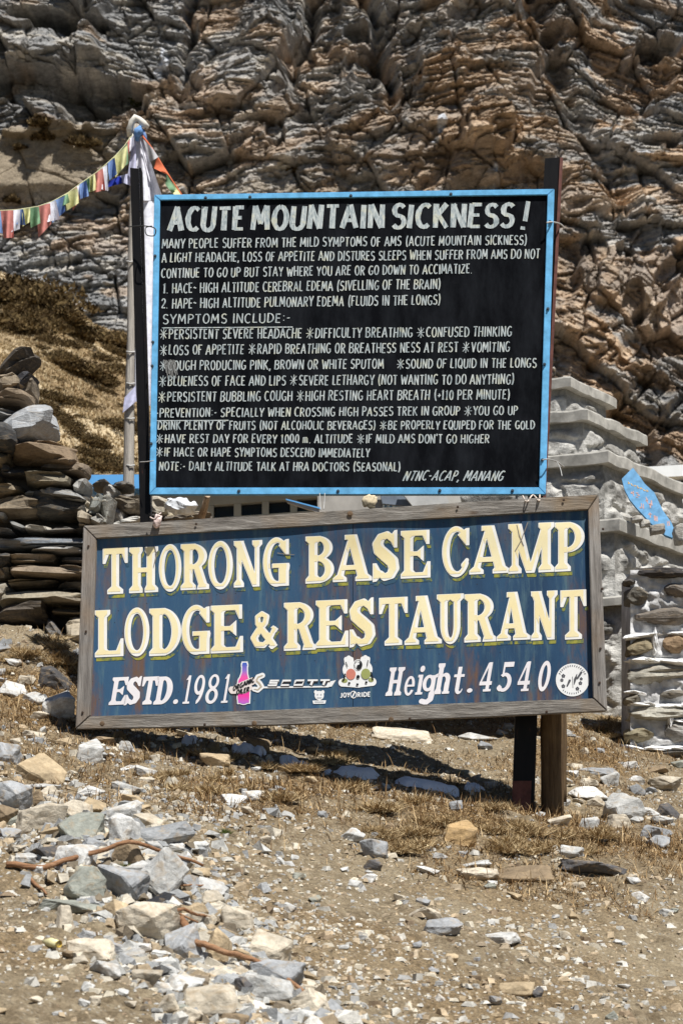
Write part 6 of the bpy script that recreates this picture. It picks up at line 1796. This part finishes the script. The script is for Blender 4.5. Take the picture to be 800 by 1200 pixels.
plate('flange', (655.6, 184.5), (617.1, 950), 9.282, 3.6, 0.09, M_RED, rp_)
plate('flange', (641.5, 838), (622.9, 955), 9.27, 5.0, 0.09, M_STEEL, rp_) if False else None
plate('wider_foot', (603.5, 830), (599.2, 958), 9.26, 26.0, 0.02, M_STEEL, rp_)
plate('rusty_toe', (600.2, 915), (599.3, 950), 9.255, 22.0, 0.003, M_RED, rp_)
# wooden post
M_LOG = wood_mat('brown_log', (0.05, 0.03, 0.016), (0.13, 0.085, 0.045), (0.24, 0.165, 0.09), 'z', warm=(0.26, 0.17, 0.08))
wp_ = empty('wooden_post', P(645, 958, 9.2), 'stout brown wooden post beside the black post under the lodge sign', 'post')
def log(pxa, pya, pxb, pyb, Y, ra, rb, seed, name):
    a = P(pxa, pya, Y); b = P(pxb, pyb, Y); V = []; F = []; n = 16; L = 22
    for i in range(L):
        t = i / (L - 1); c = a.lerp(b, t)
        for k in range(n):
            an = 2 * math.pi * k / n
            r = (ra + (rb - ra) * t) * (1 + 0.16 * float(vn(math.cos(an) * 1.5 + seed, math.sin(an) * 1.5 + t * 2.5, seed)) + 0.05 * float(vn(k * 1.7, t * 9, seed + 2)))
            V.append(c + Vector((math.cos(an) * r, math.sin(an) * r, 0)))
    for i in range(L - 1):
        for k in range(n):
            F.append((i * n + k, i * n + (k + 1) % n, (i + 1) * n + (k + 1) % n, (i + 1) * n + k)[::-1])
    F.append(tuple(range(n))); F.append(tuple((L - 1) * n + k for k in range(n))[::-1])
    return mk(name, V, F, M_LOG, wp_, True)
log(647, 640, 646.5, 975, 9.30, 0.060, 0.050, 3, 'main_stem')
log(655, 640, 655.5, 940, 9.34, 0.034, 0.032, 8, 'side_stem')
# wires
M_WIRE = flat('dark_binding_wire', (0.03, 0.03, 0.03), 0.5, 0.2, 50, 0.5)
M_WIREL = flat('pale_binding_wire', (0.45, 0.44, 0.42), 0.5, 0.2, 50, 0.5)
def wire(pts, r, mat, lab, cat='wire', name='binding_wire'):
    path = [P(x, y, Y) for x, y, Y in pts]
    fine = []
    for i in range(len(path) - 1):
        p0 = path[max(i - 1, 0)]; p1 = path[i]; p2 = path[i + 1]; p3 = path[min(i + 2, len(path) - 1)]
        for k in range(5):
            t = k / 5
            fine.append(0.5 * ((2 * p1) + (p2 - p0) * t + (2 * p0 - 5 * p1 + 4 * p2 - p3) * t * t + (3 * p1 - p0 - 3 * p2 + p3) * t ** 3))
    fine.append(path[-1])
    V, F = tube(fine, r, 5); o = mk(name, V, F, mat, None, True); tag(o, lab, cat)
wire([(151, 266, 9.28), (160, 265, 9.24), (172, 265, 9.22), (182, 268, 9.20), (181, 276, 9.2), (172, 275, 9.2), (171, 267, 9.22), (178, 265, 9.2)], 0.0028, M_WIRE, 'dark wire ring tying the left post to the board\'s upper corner')
wire([(660, 266, 9.30), (655, 262, 9.25), (646, 260, 9.12), (640, 261, 9.10)], 0.004, M_WIREL, 'pale wire tying the board\'s upper right edge to the post')
wire([(660, 547, 9.3), (652, 541, 9.2), (642, 538, 9.1), (635, 539, 9.1)], 0.003, M_WIREL, 'pale wire at the lower right of the black board')
wire([(652, 541, 9.2), (656, 549, 9.18), (658, 558, 9.15)], 0.002, M_WIREL, 'loose wire end hanging beside the lower right wire tie')
wire([(164, 541.5, 9.27), (172, 541, 9.23), (180, 540, 9.2)], 0.0022, M_WIREL, 'thin wire round the left post near its foot', 'wire')
wire([(612, 581, 9.05), (617, 588, 8.93), (624, 580, 9.05), (631, 587, 8.93), (632, 580, 9.05)], 0.0035, flat('pale_string', (0.62, 0.52, 0.44), 0.9), 'pale string looped between the boards at the right', 'string', 'string_tie')
wire([(374.5, 578, 9.15), (375, 587, 9.14), (375.5, 598, 9.12)], 0.0022, M_WIREL, 'thin white string hanging left between the two boards', 'string', 'string')
wire([(380.5, 578, 9.15), (380, 588, 9.14), (379, 597, 9.12)], 0.0022, M_WIREL, 'thin white string hanging right between the two boards', 'string', 'string')
# knotted rags on the top rail
def rag(name, cx, cy, w, h, Y, col, seed, lab):
    co, F = block(seed, 12, 0.5, 0, 0.8)
    c = P(cx, cy, Y); s = Y / 2400
    V = [(c.x + a[0] * w * s + 0.2 * a[2] * w * s, c.y + a[1] * 0.03, c.z + a[2] * h * s) for a in co]
    o = mk(name, V, [tuple(int(q) for q in f) for f in F], flat(name + '_cloth_%d' % seed, col, 0.9, 0.25, 60, 0.1, 0.5), None, True); tag(o, lab, 'rag')
rag('knotted_rag', 184, 611, 9, 15, 9.055, (0.66, 0.52, 0.48), 31, 'pale pink rag knotted over the top rail near its left end')
wire([(176, 606, 9.05), (181, 608, 9.04), (185, 604, 9.04), (189, 601, 9.05)], 0.003, flat('pink_rag_tail', (0.66, 0.55, 0.5), 0.9), 'twisted tail of the pink rag', 'rag', 'rag_tail')
rag('knotted_rag', 432, 587, 15, 14, 9.13, (0.60, 0.50, 0.34), 32, 'cream rag bundle stuffed between the boards at centre')

# ------------------------------------------------------------------ prayer flag pole, scarf, banner, strings of flags
PY_ = 13.0
M_POLE = wood_mat('weathered_pole', (0.22, 0.19, 0.165), (0.40, 0.365, 0.32), (0.56, 0.52, 0.46), 'z')
pole = empty('flag_pole', P(151, 640, PY_), 'tall weathered wooden pole carrying prayer flags behind the left post', 'pole')
V, F = tube([P(150.5, 700, PY_), P(151, 560, PY_), P(152, 470, PY_), P(154.5, 400, PY_), P(155, 300, PY_), P(158, 200, PY_), P(160.5, 146, PY_)], [0.040, 0.036, 0.033, 0.031, 0.029, 0.026, 0.022], 12)
mk('shaft', V, F, M_POLE, pole, True)
for py in (412, 449, 490, 545, 306):
    V, F = tube([P(148.5, py, PY_ - 0.03), P(153, py + 1, PY_ - 0.045), P(158, py, PY_ - 0.03)], 0.006, 5); mk('lashing', V, F, M_WIREL, pole, True)
def cloth(name, pts, Y, mat, label=None, parent=None, fold=0.02, wl=8.0, cat='flag', group=None, thick=0.0015, nu=9, nv=9, ph=0.0):
    """a quad of thin cloth with folds; pts: top-left, top-right, bottom-right, bottom-left (photo px)"""
    V = []
    for s_ in (0, 1):
        for j in range(nv):
            for i in range(nu):
                u = i / (nu - 1); v = j / (nv - 1)
                a = [pts[0][k] * (1 - u) + pts[1][k] * u for k in (0, 1)]; b = [pts[3][k] * (1 - u) + pts[2][k] * u for k in (0, 1)]
                x = a[0] * (1 - v) + b[0] * v; y = a[1] * (1 - v) + b[1] * v
                V.append(P(x, y, Y + fold * math.sin(u * wl + ph + v * 2.0) * (0.3 + 0.7 * v) + s_ * thick))
    f = gridfaces(nu, nv); F = [tuple(int(q) for q in r) for r in f] + [tuple(int(q) + nu * nv for q in r[::-1]) for r in f]
    o = mk(name, V, F, mat, parent, True)
    if parent is None: tag(o, label, cat, group)
    return o
FC = {'white': (0.74, 0.74, 0.80), 'red': (0.56, 0.22, 0.19), 'blue': (0.17, 0.26, 0.48), 'green': (0.20, 0.34, 0.20), 'yellow': (0.64, 0.62, 0.32), 'navy': (0.025, 0.04, 0.30), 'lilac': (0.55, 0.55, 0.72), 'orange': (0.60, 0.16, 0.08), 'grey': (0.45, 0.44, 0.45)}
FM = {k: flat(k + '_prayer_cloth', v, 0.9, 0.2, 30, 0.05) for k, v in FC.items()}
# scarf knot
M_SCARF = flat('cream_scarf_cloth', (0.68, 0.65, 0.58), 0.9, 0.12, 30, 0.1, 0.6)
sc = empty('scarf_bundle', P(161, 150, PY_), 'white and blue scarves knotted round the top of the flag pole', 'scarf')
V, F = tube([P(152, 160, 12.93), P(152.5, 151, 12.9), P(154.5, 143, 12.9), P(159, 138, 12.9), P(163.5, 140, 12.9), P(168, 145, 12.9), P(174, 149, 12.92)], [0.016, 0.024, 0.021, 0.027, 0.020, 0.026, 0.014], 10); mk('scarf', V, F, M_SCARF, sc, True)
V, F = tube([P(154, 156, 12.95), P(155, 164, 12.93), P(154, 172, 12.95)], [0.03, 0.022, 0.01], 8); mk('scarf', V, F, M_SCARF, sc, True)
V, F = tube([P(165, 148, 12.9), P(163, 153, 12.88), P(161, 159, 12.9), P(161, 165, 12.9)], [0.014, 0.034, 0.026, 0.012], 10); mk('blue_knot', V, F, flat('sky_blue_cloth', (0.16, 0.32, 0.62), 0.9, 0.3, 60), sc, True)
V, F = tube([P(167, 152, 12.92), P(170, 160, 12.92), P(172, 166, 12.92)], [0.012, 0.014, 0.005], 8); mk('blue_tail', V, F, FM['blue'], sc, True)
cloth('prayer_banner', [(159.5, 162), (167.5, 162), (192, 235), (160, 235)], PY_ - 0.06, FM['white'], 'long white banner hanging from the flag pole, upper widening part', None, 0.035, 9, 'banner', None, 0.0015, 18, 14)
cloth('prayer_banner', [(160, 235.5), (192, 235.5), (190, 480), (158, 470)], PY_ - 0.055, FM['white'], 'long white banner hanging straight down behind the left post', None, 0.03, 12, 'banner', None, 0.0015, 20, 24)
cloth('prayer_banner', [(146, 466), (159, 452), (160, 470), (144, 484)], PY_ - 0.05, FM['lilac'], 'lilac cloth end flapping low on the flag pole', None, 0.02, 5, 'banner')
cloth('prayer_banner', [(155.5, 164), (159.5, 164), (160, 215), (150, 205)], PY_ - 0.07, FM['lilac'], 'lilac streamer close against the top of the flag pole', None, 0.02, 5, 'banner')
cloth('prayer_banner', [(125, 214), (141, 206), (146, 214), (124, 220)], PY_ - 0.04, FM['navy'], 'dark blue flag blown out left of the black post top', None, 0.03, 6, 'flag')
cloth('prayer_banner', [(137, 207), (152, 203), (154, 218), (142, 213)], PY_ - 0.035, FM['lilac'], 'pale tail of the dark blue flag by the black post top', None, 0.02, 6, 'flag')
# string with its flags, left
SL_ = [(-90, 262), (-40, 254), (0, 247), (20, 246), (45, 242), (62, 236), (80, 226), (96, 214), (112, 203), (124, 193), (136, 182), (146, 171), (155, 158)]
def sy(x): return float(np.interp(x, [a for a, b in SL_], [b for a, b in SL_]))
def Yf(x): return PY_ - 0.08 - (155 - x) * 0.006
st1 = empty('prayer_flag_string', P(60, 240, 12.4), 'string of coloured prayer flags sagging to the left of the pole', 'prayer flags')
V, F = tube([P(x, y, Yf(x)) for x, y in SL_], 0.004, 5); mk('cord', V, F, flat('yellow_cord', (0.45, 0.44, 0.26), 0.9), st1, True)
FL = [(-84, 'yellow', 18, 24), (-66, 'green', 18, 24), (-46, 'red', 17, 26), (-28, 'white', 16, 24), (-12, 'blue', 12, 22), (1, 'red', 14, 26), (9, 'white', 14, 25), (18, 'blue', 9, 17), (26, 'yellow', 9, 19), (34, 'green', 11, 19), (43, 'red', 15, 29), (52, 'white', 13, 18), (60, 'blue', 15, 20),
      (76, 'yellow', 14, 17), (69, 'green', 10, 11), (82, 'red', 8, 18), (88, 'white', 7, 16), (93, 'blue', 8, 15), (99, 'green', 6, 15), (104, 'yellow', 7, 14), (110, 'red', 10, 22), (117, 'white', 8, 25), (126, 'blue', 8, 16), (133, 'yellow', 15, 24), (140, 'green', 9, 22), (147, 'red', 6, 16), (151, 'white', 6, 14)]
for i, (x, cn, w, h) in enumerate(FL):
    y0 = sy(x); y1 = sy(x + w * 0.9); fr_ = random.Random(i * 7 + 1); lean = fr_.uniform(0, 5); cv = fr_.uniform(-0.1, 0.18) * w; w *= 1.2; h *= 1.2
    o = cloth('flag', [(x, y0), (x + w * 0.9, y1), (x + w * 0.9 + lean - cv * 0.5, y1 + h * fr_.uniform(0.7, 1.05)), (x + lean * 0.7 + cv, y0 + h * fr_.uniform(0.75, 1.05))], Yf(x) - 0.012 * (i % 3), FM[cn], None, st1, 0.045, 5 + i % 3, ph=i * 1.3)
    o['label'] = cn + ' flag'
st2 = empty('prayer_flag_string', P(196, 200, 12.8), 'short run of red, green and yellow flags right of the pole top', 'prayer flags')
SR = [(166, 158), (177, 172), (188, 190), (200, 209), (214, 230), (240, 262)]
V, F = tube([P(x, y, 12.9) for x, y in SR], 0.006, 5); mk('cord', V, F, FM['orange'], st2, True)
for nm, pts in [('grey', [(168, 163), (179, 174), (186, 184), (176, 190)]), ('orange', [(184, 184), (198, 205), (194, 204), (180, 197)]), ('green', [(195, 203), (206, 222), (202, 227), (194, 216)]), ('yellow', [(203, 214), (214, 231), (206, 231), (202, 225)])]:
    o = cloth('flag', pts, 12.88, FM[nm], None, st2, 0.02, 5)
    o['label'] = nm + ' flag'
